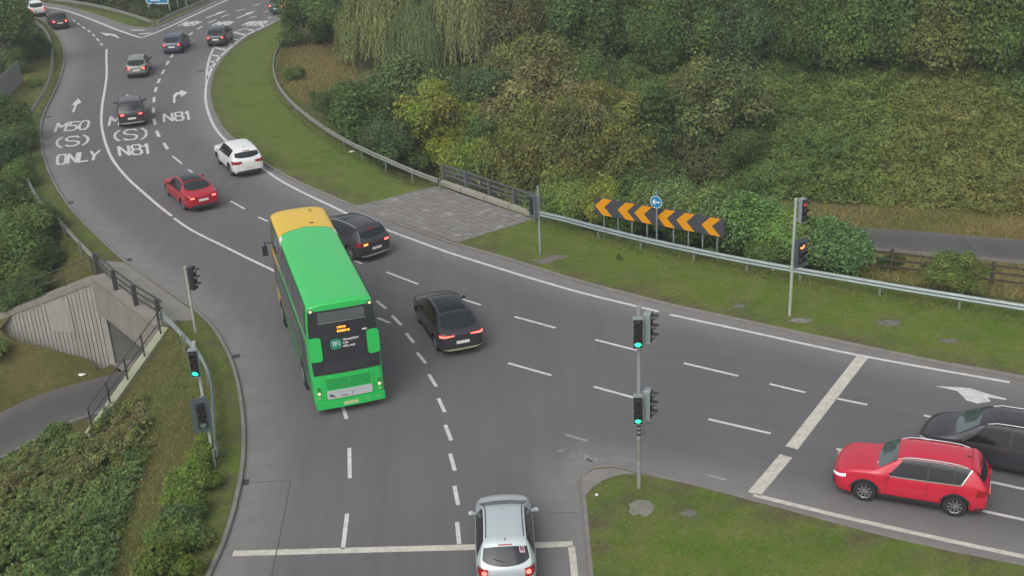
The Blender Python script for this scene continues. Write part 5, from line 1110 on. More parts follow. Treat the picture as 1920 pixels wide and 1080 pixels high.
    for y, z, w2 in ((.35, .90, .3), (.02, .90, .2), (-.25, .88, .25), (-.5, .87, .2)): mb.box(RF(y, z, .05), (.004, w2, .035))
    mb.build('advert_print', adb, root)
    bpr = rear_piece('bumper', [(-1.23, .30), (1.23, .30), (1.235, .60), (-1.235, .60)], green, .03, .05); rear_piece('number_plate', rrect(-.26, .26, .38, .50, .01), mat('plate_yellow_green', (.50, .58, .30), .5), .084, .008)
    amb = mat('rear_marker_lit', (.75, .7, .4), .3, emit=(1., .9, .5), estr=.45); rd = mat('rear_reflector', (.10, .20, .04), .3)
    for s in (1, -1):
        for z, m_, r in ((1.12, rd, .055), (.93, amb, .06), (.74, mat('lamp_pale', (.30, .55, .20), .3), .05)): mb = MB(); mb.cyl(RF(s*1.08, z, .02), r*1.35, .03, (1, 0, 0), 16); mb.build('lamp_bezel', black if m_ is amb else green, root, True); mb = MB(); mb.cyl(RF(s*1.08, z, .045), r, .03, (1, 0, 0), 14); mb.build('lamp', m_, root, True)
        mb = MB(); mb.cyl(RF(s*1.03, 4.05, .0), .085, .05, (1, 0, .3), 16); mb.build('lamp_bezel', black, root, True); mb = MB(); mb.cyl(RF(s*1.03, 4.05, .03), .055, .05, (1, 0, .3), 14); mb.build('marker_lamp', amb, root, True)
    for y, z in ((-.62, .45), (-1.0, .45)): mb = MB(); mb.cyl(RF(y, z, .085), .03, .02, (1, 0, 0), 10); mb.build('bumper_reflector', M['lip_green'], root)
    # wheels
    for xw in (2.55, 8.35):
        for s in (1, -1):
            mb = MB(); mb.cyl((xw, s*(W/2-.12), .5), .62, .30, (0, 1, 0), 26); mb.build('wheel_arch', M['trim'], root, True)
            mb = MB(); mb.cyl((xw, s*(W/2-.10), .49), .49, .30, (0, 1, 0), 26); t_ = mb.build('wheel', M['tyre'], root, True); mb = MB(); mb.cyl((xw, s*(W/2+.055), .49), .28, .02, (0, 1, 0), 20); mb.build('rim', M['rim'], t_, True)
    patch('roof_hatch', lambda t: (L-2.7, L-2.6), 9.3, 9.6, M['trim'], 2, 2, .02, sides=(-1,)); patch('roof_scuff', lambda t: (L-1.2, L-.75), 9.0, 9.3, mat('roof_scuff', (.42, .29, .02), .6), 3, 2, .011, sides=(-1,))
    return root
build_bus()
# ------------------------------------------------------------------ vegetation
def leaf_mesh(name, C, Nn, size, tint, aspect=.62, fold=.18, hang=None, rng=RNG):
    """one small folded leaf of two triangles per point; tint per leaf"""
    n = len(C); r = rng.normal(size=(n, 3)); t = r-(r*Nn).sum(1, keepdims=True)*Nn
    if hang is not None: t = hang
    t /= np.linalg.norm(t, axis=1, keepdims=True)+1e-9; b = np.cross(Nn, t); b /= np.linalg.norm(b, axis=1, keepdims=True)+1e-9
    s = size[:, None]; V = np.empty((n, 4, 3)); V[:, 0] = C-t*s*.5; V[:, 1] = C+b*s*aspect*.5+Nn*s*fold; V[:, 2] = C+t*s*.5; V[:, 3] = C-b*s*aspect*.5+Nn*s*fold
    k = np.arange(n)*4; F = np.stack([np.stack([k, k+2, k+1], 1), np.stack([k, k+3, k+2], 1)], 1).reshape(-1, 3)
    me = raw_mesh(name, V.reshape(-1, 3), F, False); a = me.attributes.new('tint', 'FLOAT_COLOR', 'FACE'); col = np.concatenate([np.repeat(tint, 2, 0), np.ones((2*n, 1))], 1)
    a.data.foreach_set('color', col.astype(np.float32).ravel()); return me
def unit(v): return v/(np.linalg.norm(v, axis=1, keepdims=True)+1e-9)
def tints(n, rng, lobe=None, var=.22):
    b = rng.normal(1, var, (n, 1)).clip(.45, 1.7); hue = rng.normal(0, .055, (n, 1)); t = np.concatenate([b*(1+hue*1.6), b*(1+hue*.3), b*(1-hue)], 1)
    if lobe is not None: t *= lobe
    return t.clip(.15, 2.2)
def crown_mesh(seed, R, n, nl=26, zs=.85, leaf=.24, spread=.72, lobe_r=(.26, .46), up=.8):
    rng = np.random.default_rng(seed); d = unit(rng.normal(size=(nl, 3))); d[:, 2] = np.abs(d[:, 2])*1.1-.35; d = unit(d)
    c = d*rng.uniform(.30, 1.12, (nl, 1))*spread*R; c[:, 2] *= zs; lr = rng.uniform(*lobe_r, nl)*R
    m = int(n*2.6); li = rng.choice(nl, m, p=lr**2/(lr**2).sum()); dd = unit(rng.normal(size=(m, 3))); dd[:, 2] = np.where((dd[:, 2] < -.3) & (rng.random(m) < .6), -dd[:, 2], dd[:, 2])
    lump = 1+.16*np.sin(dd[:, 0]*7+li)*np.sin(dd[:, 1]*6+li*2)+.08*np.sin(dd[:, 2]*13+li)
    p = c[li]+dd*(lr[li]*rng.uniform(.72, 1.06, m)*lump)[:, None]
    deep = np.zeros(m, bool)
    for j in range(nl): deep |= (np.linalg.norm(p-c[j], axis=1) < lr[j]*.66)
    p = p[~deep][:n]; dd = dd[~deep][:n]; li = li[~deep][:n]; k = len(p)
    Nn = unit(dd*.8+rng.normal(size=(k, 3))*.55+np.array([0, 0, up]))
    sp = rng.random(k) < .10; p = p+dd*(sp*rng.uniform(.05, .22, k)*R)[:, None]+np.array([0, 0, 1.])*(sp*rng.uniform(0, .10, k)*R)[:, None]
    lobe = (rng.normal(1, .05, (nl, 3)).clip(.85, 1.15)*rng.normal(1, .12, (nl, 1)).clip(.7, 1.3))[li]
    return leaf_mesh('crown', p, Nn, np.exp(rng.normal(-.05, .34, k)).clip(.45, 2.)*leaf, tints(k, rng, lobe), rng=rng)
def willow_mesh(seed, R, n_str, Hc):
    rng = np.random.default_rng(seed); C = []; T = []; L_ = []
    for s in range(n_str):
        a = rng.uniform(0, 6.28); r = R*math.sqrt(rng.uniform(.05, 1)); z0 = Hc*(1-.55*(r/R)**2)+rng.uniform(-.5, .4); ln = rng.uniform(.45, .95)*(z0)*1.0; k = int(ln/.16); tone = rng.normal(1, .2); lean = rng.normal(0, .08, 2)+np.array([math.cos(a), math.sin(a)])*.10
        for j in range(k):
            t = j*.16; C.append((r*math.cos(a)+lean[0]*t+rng.normal(0, .07), r*math.sin(a)+lean[1]*t+rng.normal(0, .07), z0-t)); T.append((lean[0]+rng.normal(0, .3), lean[1]+rng.normal(0, .3), -1)); L_.append(tone)
    C = np.array(C); n = len(C); out = unit(np.c_[C[:, :2], np.full(n, 1.)]+rng.normal(size=(n, 3))*.8)
    T = unit(np.array(T)); Nn = unit(out-(out*T).sum(1, keepdims=True)*T); L_ = np.clip(np.array(L_), .55, 1.5)[:, None]
    return leaf_mesh('crown', C, Nn, rng.uniform(.22, .42, n), tints(n, rng, L_, .16), .30, .05, T, rng)
def trunk_mesh(seed, h, r, R):
    rng = random.Random(seed); mb = MB(); p = [Vector((0, 0, -.5)), Vector((rng.uniform(-.1, .1), rng.uniform(-.1, .1), h*.35)), Vector((rng.uniform(-.2, .2), rng.uniform(-.2, .2), h*.7)), Vector((rng.uniform(-.2, .2), rng.uniform(-.2, .2), h+R*.35))]
    mb.tube(p, [r*1.25, r, r*.7, r*.25], 8)
    for k in range(7):
        a = rng.uniform(0, 6.28); z = h*rng.uniform(.35, .9); q = Vector((0, 0, z)); e = q+Vector((math.cos(a), math.sin(a), .8))*R*rng.uniform(.45, .7); m = (q+e)/2+Vector((0, 0, R*.1)); mb.tube([q, m, e], [r*.5, r*.33, r*.1], 6)
    return mb.mesh('trunk', True)
CR = {'s': [crown_mesh(10+i, 1.3, 4200, 14, .9, .15, .68, (.28, .48)) for i in range(3)], 'm': [crown_mesh(20+i, 2.6, 16000, 34, .9, .18, .76, (.20, .40)) for i in range(4)], 'l': [crown_mesh(40+i, 4.2, 28000, 60, .95, .235, .80, (.15, .32)) for i in range(4)],
      'f': [crown_mesh(60+i, 2.6, 21000, 56, .9, .14, .80, (.15, .30)) for i in range(3)], 'r': [crown_mesh(70+i, 1.6, 13000, 20, .86, .125, .60, (.36, .54)) for i in range(3)], 'w': [willow_mesh(80+i, 4.2, 900, 8.5) for i in range(2)]}
RAD = {'s': 1.3, 'm': 2.6, 'l': 4.2, 'f': 2.6, 'r': 1.6, 'w': 4.2}
TR = {k: trunk_mesh(i, 1.4 if k in 'sr' else 2.5 if k in 'mf' else 4., .07 if k in 'sr' else .13 if k in 'mf' else .22, RAD[k]) for i, k in enumerate('smlfrw')}
for d_ in CR.values():
    for me in d_: me.materials.append(M['leaf'])
for me in TR.values(): me.materials.append(M['bark'])
_cnt = [0]
def depth(p): return float((np.array(p)-np.array([0, 0, CAMH]))@_F)
def plant(cx, cy, rpx, kind, col, lab, zc=None, cat='tree', group=None, name=None, sz=1., up=0.):
    """crown centre seen at cx,cy with radius rpx (photo pixels), standing on the ground below"""
    z = 1.; rpx = rpx*(1.24 if kind in 'mf' else 1.15 if kind in 'lw' else 1.3 if kind == 'r' else 1.1)
    for _ in range(8):
        p = G(cx, cy, z); s = rpx*depth(p)/FPX; k = s/RAD[kind]; h = (zc if zc is not None else s*.62)+0; zg = Hs(p.x, p.y); z = .5*z+.5*(zg+h)
    _cnt[0] += 1; i = _cnt[0]; nm = name or ('tree' if cat == 'tree' else 'bush')
    root = empty(nm, (p.x, p.y, zg)); tag(root, lab, cat, group); rng = random.Random(i*31)
    me = CR[kind][i % len(CR[kind])]; c = bpy.data.objects.new('crown', me); COL.objects.link(c); c.parent = root
    c.location = (0, 0, h if kind != 'w' else 0.); c.rotation_euler = (0, 0, rng.uniform(0, 6.28)); c.scale = (k*rng.uniform(.95, 1.06), k*rng.uniform(.95, 1.06), k*sz); j = [rng.uniform(.97, 1.03) for _ in range(3)]; j = [x*q_ for x, q_ in zip(j, [rng.uniform(.92, 1.08)]*3)]; c.color = (*[a*b for a, b in zip(col, j)], 1)
    th = 1.4 if kind in 'sr' else 2.5 if kind in 'mf' else 4.; t = bpy.data.objects.new('trunk', TR[kind]); COL.objects.link(t); t.parent = root; t.scale = (k, k, max(.15, (h*.8 if kind != 'w' else k*5.5)/th*(1. if kind != 'w' else 1))); t.rotation_euler = (0, 0, rng.uniform(0, 6))
    return root
DK, MD, LT = (.096, .142, .046), (.120, .174, .052), (.145, .200, .056); OL = (.152, .174, .056); YG = (.215, .240, .052); BR = (.195, .180, .085); BL_ = (.095, .148, .062); PU = (.132, .138, .062); YB = (.175, .200, .060)
gw = 'trees and tall shrubs behind the curving barrier'
W_ = [(590, 22, 62, 'l', DK, 'dark dense tree overhanging the far kerb beside the dry clearing', 2.6), (612, 62, 26, 'm', DK, 'low dark shrub at the foot of the dark overhanging tree', None), (545, 72, 22, 's', MD, 'shrub swallowing the far end of the curved barrier', None), (552, 138, 20, 's', LT, 'small bright bush standing alone in the dry clearing', None),
 (716, 66, 76, 'w', (.185, .215, .085), 'weeping willow next to the dry clearing', None), (872, 58, 76, 'w', (.19, .205, .085), 'weeping willow with browner strands beside the dark gap', None),
 (792, 96, 60, 'w', (.15, .185, .08), 'shorter dark willow between the two tall willows', None), (640, 15, 60, 'l', MD, 'tall green tree behind the dark overhanging tree', 4.),
 (640, 200, 40, 'm', DK, 'dark shrub at the edge of the dry clearing', None), (600, 188, 22, 's', DK, 'low scrub inside the barrier bend', None), (690, 222, 58, 'm', DK, 'broad dark shrub below the willow next to the dry clearing', None), (755, 168, 58, 'm', (.12, .16, .06), 'green shrub under the willows', None),
 (668, 250, 30, 's', MD, 'small shrub leaning on the curved barrier', None), (722, 272, 42, 'm', BL_, 'bluish-green shrub against the barrier left of the yellow tree', None), (768, 300, 28, 's', DK, 'dark low shrub under the yellow tree', None),
 (812, 228, 72, 'f', YG, 'yellow-green round tree behind the barrier end', 2.3), (848, 282, 44, 'f', (.22, .245, .04), 'bright yellow lower tree beside the parapet railing end', 1.6), (905, 188, 54, 'm', BL_, 'bluish dark tree between the yellow and the brown tree', 2.6),
 (990, 235, 98, 'f', BR, 'large rust-brown tree behind the paving', 3.2), (1125, 225, 62, 'f', (.19, .20, .06), 'yellow-brown round tree right of the rust-brown tree', 3.4), (1245, 230, 60, 'm', DK, 'dark tree between the yellow-brown and the large olive tree', 2.5),
 (962, 140, 52, 'm', (.17, .195, .06), 'lime shrub above the rust-brown tree', None), (1025, 128, 56, 'm', OL, 'olive shrub below the dark gap', None), (1095, 150, 48, 'm', MD, 'green shrub above the yellow-brown tree', None),
 (1215, 285, 66, 'm', DK, 'dark bush above the chevron board', 1.5), (1200, 215, 48, 'm', BL_, 'bluish dark bush right of the yellow-brown tree', 1.5), (1340, 205, 82, 'f', (.150, .172, .066), 'large olive tree standing in the bramble slope', 2.6), (1285, 178, 44, 'm', OL, 'olive shrub left of the large olive tree', None), (1318, 312, 50, 'm', PU, 'purplish dark bush below the large olive tree', 1.2), (1385, 290, 44, 'm', DK, 'dark low bush at the foot of the large olive tree', None), (1255, 335, 36, 'm', DK, 'dark scrub directly behind the blue round sign', None), (1150, 330, 46, 'm', DK, 'dark shrub behind the end of the chevron board', None)]
for a in W_: plant(a[0], a[1], a[2], a[3], a[4], a[5], a[6], 'tree' if a[3] in 'lfw' else 'bush', gw)
rowg = 'row of trees along the top of the bank'
for i, (x, y, r, c, zc, lab) in enumerate([(978, 62, 56, PU, 3.4, 'purplish dark tree in the gap beside the browner willow'), (1042, 38, 66, OL, 3.4, 'olive tree next to the purplish one on the bank top'), (1112, 66, 62, DK, 3.2, 'dark tree right of the olive one on the bank top'), (1190, 26, 74, MD, 3.6, 'tall mid-green tree above the bramble slope start'), (1252, 84, 54, DK, 3., 'dark low tree above the bramble bank'), (1322, 70, 64, MD, 3.2, 'green tree above the large olive tree'),
      (1400, 84, 58, BL_, 3., 'bluish tree on the bank above the olive tree'), (1470, 58, 66, MD, 3.2, 'mid-green tree on the bank between the bluish and the very dark tree'), (1540, 88, 58, DK, 3., 'very dark round tree on the bank top above the bramble slope'), (1612, 70, 66, MD, 3.2, 'green bank tree right of the very dark one'), (1690, 82, 64, DK, 3., 'dark bank tree in the upper corner group'), (1772, 70, 70, OL, 3.2, 'olive bank tree in the upper corner'), (1856, 84, 70, MD, 3., 'green bank tree at the picture edge'), (1930, 60, 70, DK, 3., 'dark bank tree cut by the picture edge'),
      (1080, 0, 84, OL, 5., 'tall olive tree rising behind the bank row'), (1300, 4, 84, LT, 5., 'tall pale tree rising behind the bank row'), (1410, 0, 84, MD, 5.2, 'tall green tree behind the bluish bank tree'), (1545, 8, 84, MD, 5.2, 'tall green tree behind the very dark round one'), (1680, -4, 90, DK, 5.4, 'tall dark tree behind the corner group'), (1830, -6, 92, MD, 5.4, 'tall tree at the top corner'), (940, -12, 84, DK, 5.2, 'tall dark tree rising behind the browner willow'), (780, -30, 84, MD, 6.2, 'tall green tree behind the short dark willow'), (1950, -10, 92, OL, 5.4, 'tall olive tree beyond the top corner')]): plant(x, y, r*1.15, 'l', c, lab, zc*.62, 'tree', rowg, sz=1.2)
hg = 'bushes behind the steel barrier'
def plantw(x, y, R_, ztop, kind, col, lab, group, cat='bush'):
    """plant at a ground position with crown radius R_ and its top at ztop"""
    _cnt[0] += 1; i = _cnt[0]; zg = Hs(x, y); k = R_/RAD[kind]; rng = random.Random(i*17); root = empty('bush' if cat == 'bush' else 'tree', (x, y, zg)); tag(root, lab, cat, group); h = ztop-zg-.92*R_
    c = bpy.data.objects.new('crown', CR[kind][i % len(CR[kind])]); COL.objects.link(c); c.parent = root; c.location = (0, 0, h); c.rotation_euler = (0, 0, rng.uniform(0, 6.28)); sz = 1.
    if h > .75*R_ and cat == 'bush': sz = min(1.5, (h/R_+1.)/1.75); c.location = (0, 0, h-.0*R_)
    c.scale = (k, k, k*sz); c.color = (*[a*rng.uniform(.94, 1.06) for a in col], 1)
    t = bpy.data.objects.new('trunk', TR[kind]); COL.objects.link(t); t.parent = root; th = 1.4 if kind in 'sr' else 2.5 if kind in 'mf' else 4.; t.scale = (k, k, max(.2, h*.8/th)); return root
def ztop_at(x, y, py):
    lo, hi = -6., 12.
    for _ in range(40):
        m = (lo+hi)/2; d = np.array([x, y, m-CAMH]); v = 540-FPX*(d@_U)/(d@_F)
        if v > py: lo = m
        else: hi = m
    return lo
for px, top, R_, kk, c, lab in [(1030, 368, .95, 1.4, (.165, .215, .06), 'lime bush just right of the backboard signal'), (1078, 366, 1.05, 1.7, (.15, .205, .06), 'pale green bush left of the first chevron'), (1128, 358, 1.0, 1.6, (.185, .235, .055), 'yellow-tipped bush above the first chevron'), (1175, 384, 1.0, 1.4, DK, 'dark bush half behind the second chevron'), (1215, 372, 1.0, 1.9, MD, 'bush behind the middle of the chevron board'), (1258, 360, 1.15, 1.8, (.135, .205, .085), 'pale green bush right of the blue round sign'), (1318, 374, 1.15, 1.8, (.15, .215, .065), 'light green bush above the last two chevrons'), (1290, 405, .95, 1.3, DK, 'dark bush behind the last chevrons'),
          (1362, 374, 1.35, 2.0, (.12, .185, .065), 'round bush touching the last chevron'), (1415, 372, 1.65, 2.4, (.115, .185, .066), 'largest round bush right of the chevron board'), (1470, 408, 1.3, 2.0, (.13, .195, .06), 'bush directly behind the slim signal pole'), (1520, 418, 1.3, 2.2, (.12, .185, .062), 'round bush right of the slim signal pole'), (1572, 418, 1.5, 2.3, (.105, .175, .068), 'round dark green bush at the end of the hedge'), (1440, 455, .9, 1.2, DK, 'low dark bush tucked below the largest round bush'), (1000, 385, .8, 1.2, MD, 'small bush at the end of the dark parapet railing')]:
    yr = np.interp(px, [p[0] for p in RAIL_R2], [p[1] for p in RAIL_R2]); q = G(px, yr, RZ); i = min(range(len(rail_r2)), key=lambda j: (rail_r2[j]-q).length); d = (rail_r2[min(i+1, len(rail_r2)-1)]-rail_r2[max(i-1, 0)]).normalized(); n_ = Vector((-d.y, d.x, 0)); q = q+n_*(kk+.6)
    # keep the photo column when stepping back from the barrier
    
    for _ in range(6): dv = np.array([q.x, q.y, .5-CAMH]); q = q+Vector((d.x, d.y, 0))*float(.8*(px-(960+FPX*(dv@_R)/(dv@_F)))*(dv@_F)/FPX/max(.3, d.x))
    plantw(q.x, q.y, R_*1.08, ztop_at(q.x, q.y, top-7), 'r', tuple(x*1.22 for x in c), lab, hg)
nP = Vector((-(D-C).y, (D-C).x, 0)).normalized(); nP = nP if nP.y > 0 else -nP
for t, k, R_, zt_, kd, c, lab in [(.0, 2.6, 1.9, 1.2, 'f', YG, 'yellow-green bush at the near end of the parapet railing'), (.22, 2.4, 1.9, 1.1, 'm', DK, 'dark bush in the hollow behind the parapet railing'), (.40, 3.0, 2.3, 2.2, 'f', YB, 'olive-yellow bush behind the middle of the parapet railing'), (.68, 2.9, 2.2, 1.9, 'f', OL, 'olive bush behind the far half of the parapet railing'), (.95, 2.6, 1.8, 1.3, 'f', (.17, .20, .06), 'lime-olive bush behind the backboard signal'), (.25, 6.2, 2.6, 2.6, 'f', YB, 'olive-yellow tree in the hollow below the bright yellow tree'), (.6, 6.4, 2.8, 3.2, 'f', (.150, .172, .066), 'brown-olive tree below the rust-brown tree'), (1.0, 6.0, 2.4, 2.4, 'f', OL, 'olive shrub left of the chevron board, behind the hedge'), (1.45, 5.2, 2.2, 1.6, 'm', DK, 'dark shrub above the second chevron'), (1.9, 6.2, 2.2, 1.8, 'm', DK, 'dark shrub behind the pale green bush by the round sign'), (-.2, 4.8, 2.0, 1.6, 'm', MD, 'green shrub beside the bright yellow tree at the barrier end')]:
    q = C.lerp(D, t)+nP*k; plantw(q.x, q.y, R_, zt_, kd, c, lab, 'bushes in the hollow behind the parapet')
for a in [(1673, 488, 26, 's', DK, 'ivy clump on the fence post nearest the bushes'), (1753, 502, 24, 's', DK, 'ivy clump on the second fence post'), (1796, 516, 44, 'f', (.16, .205, .06), 'pale feathery bush between fence and barrier'), (1160, 482, 7, 's', MD, 'small weed tuft on the mown verge before the chevron board'), (1332, 474, 14, 's', DK, 'weed clump at the barrier by the last chevron post')]: plant(*a[:3], a[3], a[4], a[5], None, 'bush', 'plants at the fence and barrier')
lg_ = 'trees and shrubs beyond the far verge'
for a in [(8, 52, 62, 'l', MD, 'tall green tree at the corner by the far bend', 3.4), (12, 12, 34, 'm', (.12, .155, .05), 'tree at the corner beyond the far bend', 2.), (68, 88, 24, 'm', DK, 'dark bush inside the barrier near the far bend', None), (42, 95, 26, 'm', MD, 'bush at the corner above the board fence', None), (20, 120, 26, 'm', DK, 'dark bush behind the board fence', None), (66, 155, 11, 's', MD, 'tiny shrub alone in the rough grass by the board fence', None), (14, 232, 46, 'm', DK, 'dark shrub below the board fence', None), (36, 262, 28, 'm', DK, 'dark shrub touching the barrier beside the painted M50', None), (4, 290, 40, 'm', BL_, 'bluish shrub at the edge beside the painted word ONLY', None),
          (34, 330, 28, 'm', MD, 'shrub beside the green sign edge', None), (8, 400, 50, 'm', (.085, .12, .04), 'broad green shrub at the edge above the underpass', None), (52, 430, 44, 'm', MD, 'green shrub uphill of the underpass handrail', None), (92, 408, 28, 's', BL_, 'bluish bush covering the verge barrier', None), (20, 490, 58, 'm', MD, 'wide green shrub behind the ribbed wing wall', None), (74, 488, 36, 'm', (.085, .12, .042), 'green shrub beside the upper handrail', None), (58, 540, 34, 'm', DK, 'dark shrub tucked behind the wing wall coping', None), (8, 556, 34, 'm', DK, 'dark low shrub at the end of the wing wall', None), (-6, 655, 22, 's', LT, 'small light shrub below the ribbed wall at the edge', None),
          (150, -14, 24, 'm', DK, 'dark thicket shrub behind the far bend barrier', .8), (195, -10, 26, 'm', DK, 'dark thicket shrub left of the blue direction sign', .8), (238, -6, 26, 'm', PU, 'dark brownish thicket shrub next to the blue direction sign', .9), (290, -12, 26, 'm', DK, 'dark thicket shrub behind the blue direction sign', .9), (338, -22, 26, 'm', MD, 'thicket shrub behind the smaller direction sign', .9), (110, -18, 22, 'm', OL, 'olive thicket shrub beyond the white hatchback', .8)]: plant(a[0], a[1], a[2], a[3], a[4], a[5], a[6], 'tree' if a[6] else 'bush', lg_)
ng = 'hedge bushes beside the near signal pole'
for a in [(384, 822, 17, 's', (.165, .225, .05), 'small yellow-green bush under the grey signal backboard'), (378, 862, 30, 's', (.165, .225, .05), 'yellow-green hedge bush around the signal pole foot'), (352, 905, 36, 's', (.16, .22, .055), 'yellow-green hedge bush below the signal pole'), (388, 905, 24, 's', (.12, .165, .035), 'green hedge bush nearest the kerb'), (336, 948, 32, 's', (.165, .225, .05), 'yellowish hedge bush in the middle of the hedge'), (338, 968, 34, 's', BL_, 'dark bluish bush among the yellow-green hedge'), (368, 950, 30, 's', (.11, .155, .04), 'green bush on the kerb side of the dark bluish one'), (310, 1000, 36, 's', (.14, .195, .055), 'yellow-green bush left of the hedge end'), (348, 1010, 38, 's', MD, 'green bush near the bottom of the hedge'), (296, 1056, 44, 's', (.12, .16, .035), 'large green bush at the bottom of the hedge'), (345, 1064, 30, 's', (.13, .17, .035), 'green bush at the bottom corner by the kerb')]: plant(*a[:3], a[3], a[4], a[5], None, 'bush', ng)
# --- brambles and undergrowth: uncountable masses of leaves over the ground
def wpoly(px):
    out = []
    for x, y in px:
        z = 0.
        for _ in range(10): p = G(x, y, z); z = .5*z+.5*Hs(p.x, p.y)
        out.append((p.x, p.y))
    return out
def undergrowth(name, px, n, hmax, leaf, cols, lab, lump=2.2, seed=1, soft=1.2, feather=0., dry=None, gapthr=-.95):
    rng = np.random.default_rng(seed); pg = wpoly(px); xs = [p[0] for p in pg]; ys = [p[1] for p in pg]; ar = abs(sum(pg[i][0]*pg[(i+1) % len(pg)][1]-pg[(i+1) % len(pg)][0]*pg[i][1] for i in range(len(pg))))/2; nn = int(n*1.5*(max(xs)-min(xs))*(max(ys)-min(ys))/ar); X = rng.uniform(min(xs), max(xs), nn); Y = rng.uniform(min(ys), max(ys), nn); k = inside(X, Y, pg); X, Y = X[k], Y[k]
    k = road_d(X, Y) > .3; dpr, _, _ = seg_dist(X, Y, PRs); dpl, _, _ = seg_dist(X, Y, PL); k &= (dpr > 1.9) & (dpl > 2.0); X, Y = X[k][:n], Y[k][:n]; m = len(X)
    e, _, _ = seg_dist(X, Y, pg+[pg[0]])
    if feather: k = rng.random(m) < smooth01(e/feather); X, Y, e = X[k], Y[k], e[k]; m = len(X)
    lm = .58+.38*noise2(X, Y, lump)+.38*noise2(X+31, Y-9, lump*.30); gap = noise2(X*1.1+50, Y, lump*1.3)
    hh = hmax*np.clip(lm, .08, 1.3)*smooth01(e/soft+.15); f = 1-np.abs(rng.normal(0, .16, m)).clip(0, .8); z = Hq(X, Y)+hh*f
    kk = gap > gapthr; X, Y, z, hh = X[kk], Y[kk], z[kk], hh[kk]; m = len(X)
    d = .25; gx = (noise2(X+d, Y, lump)-noise2(X-d, Y, lump)); gy = (noise2(X, Y+d, lump)-noise2(X, Y-d, lump)); Nn = unit(np.stack([-gx*hmax*1.2, -gy*hmax*1.2, np.full(m, .9)], 1)+rng.normal(size=(m, 3))*.48)
    pick = noise2(X*.7-12, Y*.7+8, 6.)*.5+.5+rng.normal(0, .16, m)
    if dry: pick = pick+dry[3]*np.exp(-((X-dry[0])**2+(Y-dry[1])**2)/dry[2]**2)
    c = np.array(cols); idx = np.clip(pick*len(c), 0, len(c)-1).astype(int); t = c[idx]*tints(m, rng, None, .2)
    me = leaf_mesh(name, np.stack([X, Y, z], 1), Nn, rng.uniform(.6, 1.35, m)*leaf, t, rng=rng); return tag(link(name, me, M['leaf']), lab, 'undergrowth', kind='stuff')
BRC = [(.105, .165, .056), (.120, .182, .060), (.136, .195, .060), (.150, .200, .056), (.170, .205, .056), (.195, .205, .066)]
dq_ = G(1860, 320, 0)
undergrowth('brambles', [(1150, 118), (1300, 112), (1480, 118), (1680, 118), (2000, 128), (2250, 150), (2250, 440), (1990, 416), (1900, 412), (1800, 402), (1700, 394), (1600, 389), (1500, 380), (1400, 376), (1300, 380), (1220, 342), (1160, 260)], 250000, .95, .20, BRC, 'wide slope of brambles above the path', 2.4, 3, 1.4, .8, (dq_.x, dq_.y, 10., .4))
undergrowth('undergrowth', [(640, 175), (760, 140), (930, 115), (1160, 105), (1190, 250), (1230, 345), (1330, 385), (1180, 400), (1040, 388), (1000, 378), (900, 342), (840, 322), (740, 292), (660, 252), (610, 215)], 130000, .85, .19, [(.075, .10, .04), (.095, .13, .05), (.115, .145, .052), (.14, .15, .055)], 'tangled undergrowth between the trees behind the barrier', 2.2, 5)
undergrowth('brambles', [(-220, 965), (-40, 872), (60, 838), (130, 806), (205, 765), (280, 740), (300, 800), (296, 860), (275, 900), (258, 960), (238, 1020), (215, 1180), (-220, 1180)], 120000, .65, .125, [(.095, .155, .06), (.112, .178, .068), (.13, .195, .066), (.15, .195, .06), (.17, .15, .072)], 'bramble thicket on the near bank below the path', 1.1, 7, .5, 1.0, None, -.62)
undergrowth('brambles', [(-220, 330), (-30, 300), (44, 320), (70, 375), (112, 425), (112, 470), (100, 515), (60, 560), (0, 582), (-40, 590), (-220, 620)], 85000, .9, .18, [(.085, .12, .045), (.11, .145, .052), (.135, .17, .056)], 'brambles behind the far verge barrier', 1.8, 9)
undergrowth('undergrowth', [(95, -10), (180, 8), (285, 36), (300, 36), (390, -6), (300, -25), (150, -25)], 9000, 1.0, .32, [(.05, .07, .028), (.065, .08, .03)], 'dark scrub in the far wedge behind the barriers', 2., 11)
undergrowth('undergrowth', [(-30, 20), (48, 34), (88, 62), (88, 84), (50, 110), (40, 118), (-30, 130)], 8000, .9, .28, [(.06, .085, .03), (.08, .1, .034)], 'scrub along the far bend barrier', 2., 12)
